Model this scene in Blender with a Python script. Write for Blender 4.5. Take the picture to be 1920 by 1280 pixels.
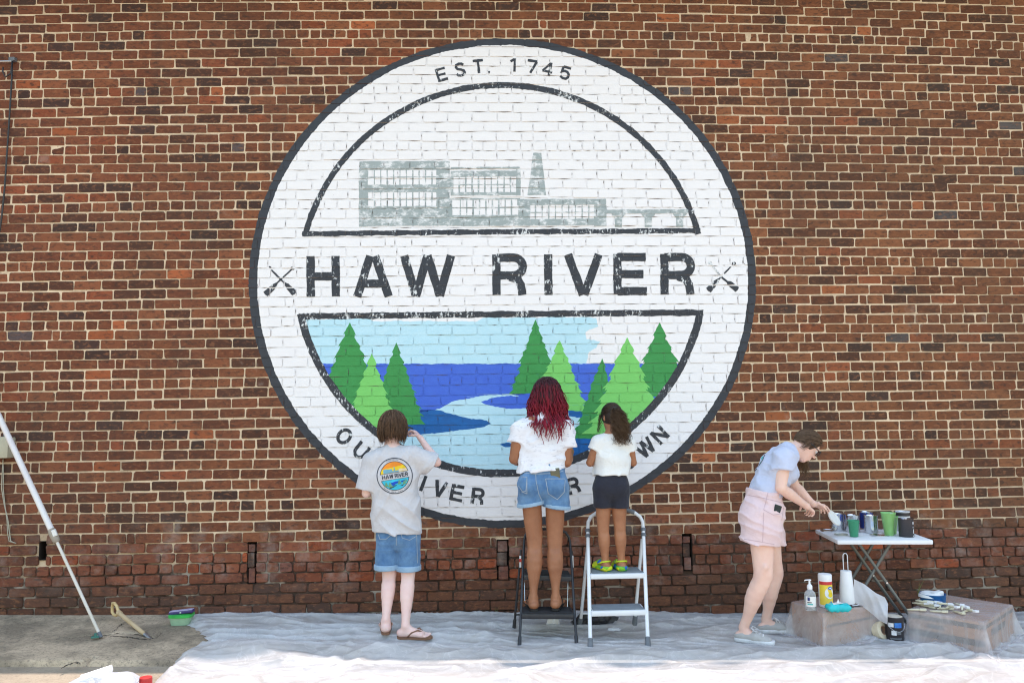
import bpy, bmesh, math, random, time
import numpy as np
from mathutils import Vector, Matrix, Quaternion
from mathutils.geometry import tessellate_polygon
from mathutils.bvhtree import BVHTree

T0 = time.time()
for o in list(bpy.data.objects): bpy.data.objects.remove(o)
SC = bpy.context.scene
COL = SC.collection
PI = math.pi
# ------------------------------------------------------------------ camera
YAW, PITCH, ROLL = math.radians(2.11), math.radians(5.20), math.radians(-0.734)
CAM = np.array([0.0, -6.5, 1.6])
cam = bpy.data.cameras.new('camera'); cam.sensor_width = 36.0; cam.lens = 28.0
cam.clip_start = 0.05; cam.clip_end = 2000
cam.dof.use_dof = True; cam.dof.focus_distance = 6.3; cam.dof.aperture_fstop = 2.8
camo = bpy.data.objects.new('camera', cam); COL.objects.link(camo); SC.camera = camo
_f = np.array([math.sin(YAW)*math.cos(PITCH), math.cos(YAW)*math.cos(PITCH), math.sin(PITCH)])
_r = np.array([math.cos(YAW), -math.sin(YAW), 0.0]); _u = np.cross(_r, _f)
CR = _r*math.cos(ROLL)+_u*math.sin(ROLL); CU = -_r*math.sin(ROLL)+_u*math.cos(ROLL); CF = _f
camo.matrix_world = Matrix(((CR[0], CU[0], -CF[0], CAM[0]), (CR[1], CU[1], -CF[1], CAM[1]), (CR[2], CU[2], -CF[2], CAM[2]), (0, 0, 0, 1)))
FPX = 1920*28/36.0
# ------------------------------------------------------------------ sky, sun, exposure
SUN_EL, SUN_AZ = math.radians(83.6), math.radians(4)      # the sun stands high behind the wall
w = bpy.data.worlds.new('World'); SC.world = w; w.use_nodes = True
nt = w.node_tree; nt.nodes.clear()
sky = nt.nodes.new('ShaderNodeTexSky'); sky.sky_type = 'NISHITA'; sky.sun_disc = False
sky.sun_elevation = SUN_EL; sky.sun_rotation = SUN_AZ; sky.air_density = 2.2; sky.dust_density = 1.2; sky.ozone_density = 1.4
bg = nt.nodes.new('ShaderNodeBackground'); bg.inputs[1].default_value = 0.15
wo = nt.nodes.new('ShaderNodeOutputWorld'); nt.links.new(sky.outputs[0], bg.inputs[0]); nt.links.new(bg.outputs[0], wo.inputs[0])
sun = bpy.data.lights.new('sun', 'SUN'); sun.energy = 2.3; sun.angle = math.radians(0.5); sun.color = (1.0, 0.88, 0.80)
suno = bpy.data.objects.new('sun', sun); COL.objects.link(suno); suno.location = (0, 6, 20)
sd = Vector((-math.sin(SUN_AZ)*math.cos(SUN_EL), -math.cos(SUN_AZ)*math.cos(SUN_EL), -math.sin(SUN_EL)))
suno.rotation_euler = sd.to_track_quat('-Z', 'Y').to_euler()
SC.view_settings.view_transform = 'Standard'; SC.view_settings.look = 'None'
SC.view_settings.exposure = 1.26; SC.view_settings.gamma = 1.0; SC.view_settings.use_curve_mapping = False
SC.cycles.max_bounces = 8; SC.cycles.transparent_max_bounces = 12; SC.cycles.use_denoising = True; SC.cycles.filter_width = 1.15

# ------------------------------------------------------------------ helpers
def at(x, y, Y):
    """the point at depth Y seen at photo pixel x, y"""
    d = CF+CR*(x-960)/FPX-CU*(y-640)/FPX
    return CAM+d*((Y-CAM[1])/d[1])
def proj(p):
    d = np.asarray(p, float)-CAM; k = d @ CF
    return 960+FPX*(d @ CR)/k, 640-FPX*(d @ CU)/k
def zg(x): return 0.004-0.0214*x                     # the pavement falls to the right
def atg(x, y):
    d = CF+CR*(x-960)/FPX-CU*(y-640)/FPX
    t = (zg(CAM[0])-CAM[2])/(d[2]+0.0214*d[0]); return CAM+d*t
def V(*a): return np.array(a, float)
def nrm(v): v = np.asarray(v, float); return v/np.linalg.norm(v)

def tag(o, label=None, cat=None, group=None, kind=None):
    if label: o['label'] = label
    if cat: o['category'] = cat
    if group: o['group'] = group
    if kind: o['kind'] = kind
    return o
def empty(name, loc, label, cat, group=None):
    o = bpy.data.objects.new(name, None); o.empty_display_size = 0.1; o.location = [float(c) for c in loc]; COL.objects.link(o)
    return tag(o, label, cat, group)
def link(o, parent=None):
    COL.objects.link(o)
    if parent is not None:
        o.parent = parent
        if parent.type == 'EMPTY': o.matrix_parent_inverse = Matrix.Translation(parent.location).inverted()
    return o
def mesh_obj(name, verts, faces, m, parent=None, smooth=False, tint=None, sharp=None):
    me = bpy.data.meshes.new(name); me.from_pydata([tuple(map(float, v)) for v in verts], [], faces); me.materials.append(m)
    if tint is not None:
        at_ = me.attributes.new('tint', 'FLOAT_COLOR', 'POINT')
        arr = np.ones((len(verts), 4), np.float32); arr[:, :3] = np.asarray(tint, np.float32)
        at_.data.foreach_set('color', arr.ravel())
    if smooth: me.polygons.foreach_set('use_smooth', [True]*len(me.polygons))
    me.update()
    if sharp is not None: me.set_sharp_from_angle(angle=math.radians(sharp))
    o = bpy.data.objects.new(name, me)
    return link(o, parent)
def np_mesh(name, v, q, m, parent=None, smooth=True, tint=None):
    """fast mesh from arrays: v (n,3), q (m,4 or 3)"""
    me = bpy.data.meshes.new(name); n = q.shape[1]
    me.vertices.add(len(v)); me.vertices.foreach_set('co', np.asarray(v, np.float32).ravel())
    me.loops.add(len(q)*n); me.loops.foreach_set('vertex_index', q.astype(np.int32).ravel())
    me.polygons.add(len(q)); me.polygons.foreach_set('loop_start', np.arange(0, len(q)*n, n, dtype=np.int32))
    me.update(calc_edges=True); me.validate(); me.materials.append(m)
    if smooth: me.polygons.foreach_set('use_smooth', np.ones(len(me.polygons), bool))
    if tint is not None:
        a_ = me.attributes.new('tint', 'FLOAT_COLOR', 'POINT'); arr = np.ones((len(v), 4), np.float32); arr[:, :3] = tint
        a_.data.foreach_set('color', arr.ravel())
    o = bpy.data.objects.new(name, me); return link(o, parent)

class MB:
    """collects shapes, builds ONE mesh"""
    def __init__(s): s.v = []; s.f = []
    def add(s, vs, fs):
        b = len(s.v); s.v += [tuple(map(float, p)) for p in vs]; s.f += [tuple(i+b for i in f) for f in fs]; return s
    def box(s, c, size, R=None, bev=0.0):
        c = V(*c); h = V(*size)/2; R = np.eye(3) if R is None else R
        if bev <= 0:
            P = [c+R @ (h*V(i, j, k)) for i in (-1, 1) for j in (-1, 1) for k in (-1, 1)]
            return s.add(P, [(0, 1, 3, 2), (4, 6, 7, 5), (0, 4, 5, 1), (2, 3, 7, 6), (0, 2, 6, 4), (1, 5, 7, 3)])
        bm = bmesh.new(); bmesh.ops.create_cube(bm, size=1)
        for v in bm.verts: v.co = Vector((v.co.x*size[0], v.co.y*size[1], v.co.z*size[2]))
        bmesh.ops.bevel(bm, geom=bm.edges[:], offset=bev, segments=2, profile=.5, affect='EDGES')
        bm.verts.index_update(); P = [c+R @ np.array(v.co) for v in bm.verts]; Fs = [tuple(v.index for v in f.verts) for f in bm.faces]; bm.free()
        return s.add(P, Fs)
    def tube(s, pts, r, n=8, cap=True, ell=None, wdir=None):
        pts = [V(*p) for p in pts]; m = len(pts); rr = [r]*m if np.isscalar(r) else list(r); rings = []
        t0 = nrm(pts[1]-pts[0]); ref = V(0, 0, 1) if abs(t0[2]) < .9 else V(1, 0, 0)
        if wdir is not None: ref = V(*wdir)
        u = nrm(np.cross(np.cross(t0, ref), t0))
        for i in range(m):
            t = nrm((pts[min(i+1, m-1)]-pts[max(i-1, 0)])); u = nrm(u-t*(u @ t)); w_ = np.cross(t, u)
            e = 1.0 if ell is None else ell
            rings += [pts[i]+rr[i]*(math.cos(a)*u+e*math.sin(a)*w_) for a in [2*PI*k/n for k in range(n)]]
        fs = [(i*n+k, i*n+(k+1) % n, (i+1)*n+(k+1) % n, (i+1)*n+k) for i in range(m-1) for k in range(n)]
        if cap: fs += [tuple(range(n))[::-1], tuple((m-1)*n+k for k in range(n))]
        return s.add(rings, fs)
    def lathe(s, prof, c=(0, 0, 0), n=24, R=None, cap=True):
        R = np.eye(3) if R is None else R; c = V(*c); vs = []; m = len(prof)
        for r, z in prof: vs += [c+R @ V(r*math.cos(2*PI*k/n), r*math.sin(2*PI*k/n), z) for k in range(n)]
        fs = [(i*n+k, i*n+(k+1) % n, (i+1)*n+(k+1) % n, (i+1)*n+k) for i in range(m-1) for k in range(n)]
        if cap: fs += [tuple(range(n))[::-1], tuple((m-1)*n+k for k in range(n))]
        return s.add(vs, fs)
    def build(s, name, m, parent=None, smooth=False, sharp=None):
        return mesh_obj(name, s.v, s.f, m, parent, smooth or sharp is not None, None, sharp)
def rotz(a): c, s_ = math.cos(a), math.sin(a); return np.array([[c, -s_, 0], [s_, c, 0], [0, 0, 1.0]])
def rotx(a): c, s_ = math.cos(a), math.sin(a); return np.array([[1.0, 0, 0], [0, c, -s_], [0, s_, c]])
def roty(a): c, s_ = math.cos(a), math.sin(a); return np.array([[c, 0, s_], [0, 1.0, 0], [-s_, 0, c]])
def frame(axis, ref=(0, 0, 1)):
    """rotation whose z is axis"""
    z = nrm(axis); x = np.cross(V(*ref), z)
    if np.linalg.norm(x) < 1e-3: x = np.cross(V(1, 0, 0), z)
    x = nrm(x); return np.array([x, np.cross(z, x), z]).T

# ------------------------------------------------------------------ materials
def nodes(name):
    m = bpy.data.materials.new(name); m.use_nodes = True; t = m.node_tree
    b = t.nodes['Principled BSDF']; return m, t, b
def mixc(t, fac, a, b, mode='MIX'):
    n = t.nodes.new('ShaderNodeMix'); n.data_type = 'RGBA'; n.blend_type = mode
    for i, x in ((0, fac), (6, a), (7, b)):
        if hasattr(x, 'is_output'): t.links.new(x, n.inputs[i])
        elif i == 0: n.inputs[0].default_value = x
        else: n.inputs[i].default_value = (*x[:3], 1)
    return n.outputs[2]
def noise(t, scale, detail=4, rough=.55, vec=None, stretch=None, dist=0.0):
    n = t.nodes.new('ShaderNodeTexNoise'); n.inputs['Scale'].default_value = scale; n.inputs['Detail'].default_value = detail
    n.inputs['Roughness'].default_value = rough; n.inputs['Distortion'].default_value = dist
    if vec is None: vec = geo(t)
    if stretch is not None:
        mp = t.nodes.new('ShaderNodeVectorMath'); mp.operation = 'MULTIPLY'; t.links.new(vec, mp.inputs[0]); mp.inputs[1].default_value = stretch; vec = mp.outputs[0]
    t.links.new(vec, n.inputs['Vector']); return n.outputs['Fac']
def geo(t):
    g = t.nodes.new('ShaderNodeNewGeometry'); return g.outputs['Position']
def ramp(t, fac, lo, hi, a=0.0, b=1.0):
    n = t.nodes.new('ShaderNodeMapRange'); n.inputs[1].default_value = lo; n.inputs[2].default_value = hi; n.inputs[3].default_value = a; n.inputs[4].default_value = b
    t.links.new(fac, n.inputs[0]); return n.outputs[0]
def mth(t, op, a, b=None):
    n = t.nodes.new('ShaderNodeMath'); n.operation = op
    for i, x in ((0, a), (1, b)):
        if x is None: continue
        if hasattr(x, 'is_output'): t.links.new(x, n.inputs[i])
        else: n.inputs[i].default_value = x
    return n.outputs[0]
def bump(t, b, h, strength=.3, dist=.01):
    n = t.nodes.new('ShaderNodeBump'); n.inputs['Strength'].default_value = strength; n.inputs['Distance'].default_value = dist
    t.links.new(h, n.inputs['Height']); t.links.new(n.outputs[0], b.inputs['Normal'])
def mat(name, c, rough=.6, c2=None, scale=12, metal=0.0, bmp=0.0, bscale=60, bdist=.003, spec=.4, stretch=None, rv=0.0):
    m, t, b = nodes(name)
    c2 = tuple(x*.72 for x in c) if c2 is None else c2
    f = ramp(t, noise(t, scale, 5, .6, stretch=stretch), .3, .7)
    t.links.new(mixc(t, f, c, c2), b.inputs['Base Color'])
    b.inputs['Roughness'].default_value = rough; b.inputs['Metallic'].default_value = metal; b.inputs['Specular IOR Level'].default_value = spec
    if rv: t.links.new(ramp(t, noise(t, scale*2.3, 3), .3, .7, rough-rv, rough+rv), b.inputs['Roughness'])
    if bmp: bump(t, b, noise(t, bscale, 4, .6, stretch=stretch), bmp, bdist)
    return m
def attr(t, name='tint'):
    a = t.nodes.new('ShaderNodeAttribute'); a.attribute_name = name; return a.outputs['Color']
def sepz(t):
    s = t.nodes.new('ShaderNodeSeparateXYZ'); t.links.new(geo(t), s.inputs[0]); return s.outputs
def vnoise(P, scale, seed=0):
    """value noise on an (n,3) array, range about -1..1"""
    rs = np.random.RandomState(seed); G = rs.rand(32, 32, 32)*2-1
    Q = np.asarray(P)*scale+100.37; i = np.floor(Q).astype(int); f = Q-i; f = f*f*(3-2*f); i %= 32; j = (i+1) % 32
    x0, y0, z0 = i.T; x1, y1, z1 = j.T; fx, fy, fz = f.T
    c = lambda a, b_, t_: a+(b_-a)*t_
    return c(c(c(G[x0, y0, z0], G[x1, y0, z0], fx), c(G[x0, y1, z0], G[x1, y1, z0], fx), fy), c(c(G[x0, y0, z1], G[x1, y0, z1], fx), c(G[x0, y1, z1], G[x1, y1, z1], fx), fy), fz)
# ================================================================== BRICK WALL AND ITS MURAL
random.seed(7); RS = np.random.RandomState(7)
CP = 0.08078                                        # course pitch
def bow(x, z):                                      # the courses of the old wall crown a little towards the middle
    s = min(max((z-1.2)/3.5, -.25), 1.1); return 0.034*s*(1-1.5*(x/3.6)**2)
WX0, WX1, WZ1 = -5.2, 5.9, 5.42
# brick materials
def stain(t, c):
    """old grime: broad cloudy patches and long runs down the wall"""
    g = mth(t, 'MULTIPLY', ramp(t, noise(t, .75, 4, .6), .46, .66), .34); r_ = mth(t, 'MULTIPLY', ramp(t, noise(t, 3.2, 4, .65, stretch=(1, 1, .12)), .54, .68), .26)
    c = mixc(t, g, c, (.06, .042, .032)); c = mixc(t, r_, c, (.055, .042, .034))
    return mixc(t, mth(t, 'MULTIPLY', ramp(t, noise(t, 2.3, 5, .7), .64, .72), .22), c, (.5, .42, .36))
def brick_mat():
    m, t, b = nodes('old_brick'); tc = attr(t)
    n1 = noise(t, 15, 6, .72, stretch=(1, 1, 2.4), dist=.5); n2 = noise(t, 19, 5, .7, stretch=(1, 1, 2.2), dist=.4); n3 = noise(t, 120, 4, .7)
    c = mixc(t, ramp(t, n1, .50, .64, 0, .8), tc, (.052, .031, .024))
    c = mixc(t, ramp(t, n2, .52, .66, 0, .6), c, (.32, .13, .062))
    c = mixc(t, ramp(t, n3, .66, .78, 0, .55), c, (.42, .33, .25))
    z = sepz(t)
    eff = mth(t, 'MULTIPLY', ramp(t, noise(t, 5, 5, .7), .5, .72), mth(t, 'MULTIPLY', ramp(t, z[2], .2, .42), ramp(t, z[2], .85, .6)))
    c = mixc(t, mth(t, 'MULTIPLY', eff, .42), c, (.5, .42, .37))            # pale salts on the lower courses
    c = stain(t, c); t.links.new(c, b.inputs['Base Color']); b.inputs['Roughness'].default_value = .9; b.inputs['Specular IOR Level'].default_value = .25
    bump(t, b, mth(t, 'ADD', noise(t, 90, 5, .7), mth(t, 'MULTIPLY', n1, 1.2)), .55, .004)
    return m
STAIN = True
def paint_brick_mat():
    m, t, b = nodes('painted_brick'); tc = attr(t)
    c = mixc(t, ramp(t, noise(t, 14, 5, .7), .35, .7, 0, .12), tc, (.42, .42, .44))
    n = noise(t, 55, 5, .75); c = mixc(t, ramp(t, n, .70, .76, 0, .75), c, (.2, .13, .1))
    t.links.new(c, b.inputs['Base Color']); b.inputs['Roughness'].default_value = .62
    bump(t, b, noise(t, 85, 5, .65), .4, .003); return m
def film_mat(name, c, wear=.62, wcol=(.74, .75, .76), c2=None, soft=.05, wscale=45, big=6, stretch=None):
    """wall paint: brush streaks, and scuffs where the coat below shows"""
    m, t, b = nodes(name)
    c2 = tuple(x*.86 for x in c) if c2 is None else c2
    col = mixc(t, ramp(t, noise(t, 9, 5, .7, stretch=(1, 1, 2.2)), .35, .68), c, c2)
    if wear < 1:
        n = mth(t, 'ADD', mth(t, 'MULTIPLY', noise(t, wscale, 6, .75, stretch=stretch), .62), mth(t, 'MULTIPLY', noise(t, big, 3, .6), .38))
        col = mixc(t, ramp(t, n, wear-soft*.5, wear+soft*.5), col, wcol)
    t.links.new(col, b.inputs['Base Color']); b.inputs['Roughness'].default_value = .55; b.inputs['Specular IOR Level'].default_value = .35
    bump(t, b, mth(t, 'ADD', noise(t, 70, 5, .65), mth(t, 'MULTIPLY', noise(t, 25, 2, .5, stretch=(.4, 1, 3)), .6)), .35, .003)
    return m
def mortar_mat():
    m, t, b = nodes('lime_mortar'); z = sepz(t)
    base = mixc(t, ramp(t, noise(t, 5, 6, .75), .38, .62), (.77, .595, .42), (.57, .425, .285))
    base = mixc(t, ramp(t, noise(t, 60, 3, .6), .62, .75, 0, .7), base, (.2, .14, .1))
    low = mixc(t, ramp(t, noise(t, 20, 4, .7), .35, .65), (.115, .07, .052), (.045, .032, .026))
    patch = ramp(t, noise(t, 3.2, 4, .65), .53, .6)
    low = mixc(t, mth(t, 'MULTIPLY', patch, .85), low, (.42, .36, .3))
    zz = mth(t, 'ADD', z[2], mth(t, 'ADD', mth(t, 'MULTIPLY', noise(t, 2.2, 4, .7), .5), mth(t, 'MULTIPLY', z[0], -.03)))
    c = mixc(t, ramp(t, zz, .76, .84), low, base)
    c = mixc(t, mth(t, 'MULTIPLY', ramp(t, noise(t, .75, 4, .6), .46, .66), .22), c, (.12, .09, .07)); c = mixc(t, mth(t, 'MULTIPLY', ramp(t, noise(t, 3.2, 4, .65, stretch=(1, 1, .12)), .54, .68), .22), c, (.10, .08, .065)); t.links.new(c, b.inputs['Base Color']); b.inputs['Roughness'].default_value = .95; b.inputs['Specular IOR Level'].default_value = .15
    bump(t, b, noise(t, 110, 4, .7), .6, .004); return m
M_BRICK, M_PBRICK, M_MORTAR = brick_mat(), paint_brick_mat(), mortar_mat()
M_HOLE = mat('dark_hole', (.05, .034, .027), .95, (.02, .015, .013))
WHITE = (.86, .825, .83); BLACKC = (.031, .034, .043); SKYC = (.46, .70, .80); BLUEC = (.05, .125, .60); DEEPC = (.008, .095, .31)
DGRN = (.045, .29, .075); LGRN = (.20, .60, .145); GRAYC = (.36, .405, .405)
MF = {'white': film_mat('mural_white', WHITE, .66, (.45, .42, .4), (.825, .79, .80), .05, 60), 'black': film_mat('mural_black', BLACKC, .575, c2=(.042, .046, .058), soft=.04, stretch=(1, 1, .5)),
      'ring': film_mat('mural_ring_black', BLACKC, .70, (.3, .2, .15), (.042, .046, .058)), 'sky': film_mat('mural_light_blue', SKYC, .68, c2=(.52, .74, .83)), 'blue': film_mat('mural_blue', BLUEC, .72, (.3, .4, .8), (.06, .15, .64)),
      'deep': film_mat('mural_deep_blue', DEEPC, .69, (.3, .5, .7), (.006, .13, .42)), 'dgreen': film_mat('mural_dark_green', DGRN, .72, (.2, .5, .2), (.038, .25, .06)), 'lgreen': film_mat('mural_light_green', LGRN, .72, (.4, .7, .35), (.18, .55, .13)),
      'gray': film_mat('mural_grey', GRAYC,  .545, (.80, .79, .795), soft=.09, wscale=13, stretch=(1, 1, 2)), 'letter': film_mat('mural_letter_black', BLACKC, .575, c2=(.042, .046, .058), soft=.03, wscale=34, stretch=(1, 1, .5)),
      'faint': film_mat('mural_faint_black', (.3, .3, .31), .5, soft=.1)}

# ---- mural drawing (photo pixels are used as drawing units, then laid on the wall plane y = 0)
def ell(cx, cy, rx, ry, a0=0, a1=360, n=140):
    return [(cx+rx*math.cos(math.radians(a0+(a1-a0)*i/n)), cy+ry*math.sin(math.radians(a0+(a1-a0)*i/n))) for i in range(n+(0 if a1-a0 == 360 else 1))]
def rough_poly(P, step=4.0, amp=.7, seed=0):
    rs = random.Random(seed); out = []; n = len(P); w1 = rs.random()*9
    for i in range(n):
        a, b = np.array(P[i]), np.array(P[(i+1) % n]); L = np.linalg.norm(b-a)
        if L < 1e-6: continue
        k = max(1, int(L/step)); nn = np.array([-(b-a)[1], (b-a)[0]])/L
        for j in range(k):
            p = a+(b-a)*j/k; out.append(tuple(p+nn*(rs.uniform(-1, 1)*amp*.6+amp*.6*math.sin((p[0]+p[1])*.11+w1)) if j else p))
    return out
def stroke_poly(pts, w):
    P = [np.array(p, float) for i, p in enumerate(pts) if i == 0 or abs(p[0]-pts[i-1][0])+abs(p[1]-pts[i-1][1]) > 1e-6]; n = len(P); L, R = [], []
    for i in range(n):
        d0 = P[i]-P[i-1] if i else P[1]-P[0]; d1 = P[i+1]-P[i] if i < n-1 else d0
        d0, d1 = d0/np.linalg.norm(d0), d1/np.linalg.norm(d1); t = d0+d1; t /= np.linalg.norm(t)
        m = np.array([-t[1], t[0]]); k = 1/max(.5, m @ np.array([-d0[1], d0[0]])); hw = w/2*k
        L.append(tuple(P[i]+m*hw)); R.append(tuple(P[i]-m*hw))
    return L+R[::-1]
def arc(cx, cy, rx, ry, a0, a1, n=10): return [(cx+rx*math.cos(math.radians(a0+(a1-a0)*i/n)), cy+ry*math.sin(math.radians(a0+(a1-a0)*i/n))) for i in range(n+1)]
GL = {'H': [[(.12, 0), (.12, 1)], [(.88, 0), (.88, 1)], [(.12, .5), (.88, .5)]], 'A': [[(.1, 1), (.44, 0)], [(.9, 1), (.56, 0)], [(.25, .68), (.75, .68)]],
      'W': [[(.07, 0), (.28, 1)], [(.28, 1), (.5, 0)], [(.5, 0), (.72, 1)], [(.72, 1), (.93, 0)]],
      'R': [[(.13, 0), (.13, 1)], [(.13, .08), (.55, .08)]+arc(.6, .3, .26, .22, -90, 90)+[(.13, .52)], [(.5, .55), (.72, .62), (.8, .75), (.84, 1)]],
      'I': [[(.5, 0), (.5, 1)]], 'V': [[(.1, 0), (.48, 1)], [(.9, 0), (.52, 1)]], 'E': [[(.12, 0), (.12, 1)], [(.12, .08), (.95, .08)], [(.12, .5), (.88, .5)], [(.12, .92), (.98, .92)]],
      'O': [arc(.5, .5, .42, .44, 0, 180, 14), arc(.5, .5, .42, .44, 180, 360, 14)], 'U': [[(.12, 0), (.12, .6)]+arc(.5, .6, .38, .33, 180, 0)+[(.88, 0)]],
      'T': [[(.02, .07), (.98, .07)], [(.5, .07), (.5, 1)]], 'N': [[(.12, 0), (.12, 1)], [(.12, .04), (.88, .96)], [(.88, 0), (.88, 1)]],
      'S': [[(.86, .2), (.7, .09), (.45, .06), (.2, .13), (.14, .28), (.25, .42), (.55, .5), (.8, .6), (.87, .76), (.75, .9), (.5, .95), (.25, .91), (.1, .78)]],
      '1': [[(.55, 0), (.55, 1)], [(.15, .24), (.5, .06)]], '7': [[(.05, .08), (.95, .08)], [(.9, .1), (.45, 1)]], '4': [[(.72, 0), (.72, 1)], [(.68, .05), (.08, .7)], [(.04, .7), (.98, .7)]],
      '5': [[(.2, .08), (.9, .08)], [(.2, .06), (.15, .48), (.4, .38), (.65, .4), (.85, .55), (.86, .75), (.7, .92), (.4, .94), (.12, .82)]], '.': [[(.42, .9), (.58, .9)]]}
LAYERS = []          # (object name, parent key, material key, level, polygons, paints the joints too)
def lay(name, m, level, polys, joints=True, key=None, amp=1.0, label=None): LAYERS.append((name, key, m, level, [rough_poly(p, 4, amp, len(LAYERS)*7+i) for i, p in enumerate(polys)], joints, label))
OUT = ell(942, 531, 475.5, 458.5); INN = ell(942.5, 530, 460, 445)
UP = ell(941, 535, 381, 375, 194.7, 345.2, 90)                     # upper panel outline, mid-line of its black frame
LO = ell(938, 513, 382, 374, 11.6, 168.4, 90)                      # lower panel outline
lay('painted_ring', 'ring', 0, [OUT]); lay('mural_disc', 'white', 1, [INN], label='white painted disc of the town mural')
def clip_convex(S, C):
    """Sutherland-Hodgman, C convex"""
    a = sum(C[i][0]*C[(i+1) % len(C)][1]-C[(i+1) % len(C)][0]*C[i][1] for i in range(len(C))); sg = 1 if a > 0 else -1; out = S
    for i in range(len(C)):
        (x0, y0), (x1, y1) = C[i], C[(i+1) % len(C)]; inp = out; out = []
        if not inp: return []
        dx, dy = x1-x0, y1-y0; d = [sg*(dx*(p[1]-y0)-dy*(p[0]-x0)) for p in inp]
        for k in range(len(inp)):
            p, q, dp, dq = inp[k-1], inp[k], d[k-1], d[k]
            if (dp >= 0) != (dq >= 0): s = dp/(dp-dq); out.append((p[0]+(q[0]-p[0])*s, p[1]+(q[1]-p[1])*s))
            if dq >= 0: out.append(q)
    return out
LOWREG = LO
SKYP = [(566, 600), (690, 596), (700, 602), (895, 602), (905, 596), (1075, 594), (1118, 596), (1122, 612), (1098, 622), (1100, 636), (1126, 640), (1118, 652), (1104, 660), (1100, 683), (1260, 683), (1240, 900), (590, 900)]
def inlo(p): return clip_convex(p, LOWREG)
lay('painted_sky', 'sky', 2, [inlo(SKYP)], amp=1.2)
lay('painted_water', 'blue', 3, [inlo([(590, 682), (1300, 681), (1280, 765), (1086, 768), (1062, 752), (1000, 752), (958, 738), (900, 742), (850, 752), (824, 766), (790, 772), (600, 790)]),
    [(902, 753), (925, 745.5), (958, 741), (1000, 745), (1010, 765), (985, 765), (950, 766), (925, 761), (908, 757)]])
lay('painted_deep_water', 'deep', 3, [inlo([(700, 772), (790, 768), (826, 769), (850, 777), (880, 784), (912, 788), (921, 794), (908, 800), (850, 808), (790, 814), (730, 822), (700, 815)]),
    inlo([(937, 833), (950, 829), (970, 832), (968, 838), (948, 838)]), inlo([(1066, 764), (1180, 764), (1170, 780), (1082, 783), (1066, 780)]), inlo([(1066, 822), (1090, 812), (1200, 800), (1180, 830), (1100, 852), (1066, 862)])])
def tree(ax, ay, by, hw, tiers, seed, lean=0):
    rs = random.Random(seed); L, R = [], []
    H = by-ay
    for side, lst in ((-1, L), (1, R)):
        y = ay; lst.append((ax, ay))
        for k in range(1, tiers+1):
            f = k/tiers; yy = ay+H*(f**.92)+rs.uniform(-2, 2); ww = hw*(f**.85)*rs.uniform(.94, 1.06)
            lst.append((ax+side*ww+lean*f, yy))
            if k < tiers:
                for q in range(rs.choice((1, 2))): lst.append((ax+side*(ww*(.86-.05*q)+rs.uniform(-1, 1))+lean*f, yy-2.5+4*q)); lst.append((ax+side*(ww*(.9-.04*q))+lean*f, yy+3.5+4*q)) if q == 0 and k > 1 else None
                lst.append((ax+side*ww*(.83 if k > 1 else .74)+lean*f, yy+1.5+rs.uniform(0, 3)))
    return L+R[::-1][:-1]
TREES = [(656, 604, 770, 68, 8, 'dgreen', 1, -2), (743, 642, 797, 56, 10, 'dgreen', 2, 2), (697, 662, 822, 60, 9, 'lgreen', 3, 0), (1004, 599, 738, 52, 9, 'dgreen', 4, 0), (1049, 638, 770, 60, 8, 'lgreen', 5, 0),
         (1129, 671, 822, 52, 9, 'dgreen', 6, -8), (1237, 604, 745, 66, 6, 'dgreen', 7, 0), (1176, 632, 815, 82, 8, 'lgreen', 8, 0)]
for k, (ax, ay, by, hw, ti, c, sd_, ln) in enumerate(TREES):
    lay('painted_tree', c, 4+k*.12, [inlo(tree(ax, ay, by, hw, ti, sd_, ln))], amp=.8, label=('dark' if c == 'dgreen' else 'light')+' green painted fir tree')
# black frames
lay('painted_frame', 'black', 6, [stroke_poly(UP, 11), stroke_poly([(567, 438.5), (760, 436.5), (960, 434.5), (1140, 434), (1313, 432.5)], 9.5)], label='black frame of the upper mural panel')
lay('painted_frame', 'black', 6, [stroke_poly(LO, 14), stroke_poly([(560, 593), (760, 591), (960, 589), (1140, 587), (1319, 586)], 11.5)], label='black frame of the lower mural panel')
def letter(ch, cx, cy, w_, h_, ang, st, lv=7, m='letter', hs=None):
    ca, sa = math.cos(ang), math.sin(ang); polys = []
    for s in GL[ch]:
        P = [((x-.5)*w_, (y-.5)*h_) for x, y in s]
        if ch in 'HAWRIVEUTN147': P = [(x, max(-h_/2, min(h_/2, y))) for x, y in P]
        P = [(cx+x*ca-y*sa, cy+x*sa+y*ca) for x, y in P]; polys.append(stroke_poly(P, st))
    lay('painted_letter', m, lv, polys, True, amp=.5, label=None)
for ch, x0, x1, yc in (('H', 575, 637, 518), ('A', 662, 736, 518), ('W', 751, 853, 517), ('R', 922, 990, 515), ('I', 1019, 1037, 515), ('V', 1058, 1130, 515), ('E', 1150, 1214, 514), ('R', 1237, 1305, 514)):
    letter(ch, (x0+x1)/2, yc, x1-x0, 76, -.008, 15.5)
for ch, x, y, a in (('E', 828, 140, -16), ('S', 863, 131, -10), ('T', 897, 125, -6), ('.', 917, 126, 0), ('1', 964, 122.5, 2), ('7', 997, 125, 8), ('4', 1027, 129.5, 12), ('5', 1060, 137, 17)):
    letter(ch, x, y, 20, 25, math.radians(a), 4.6)
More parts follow.
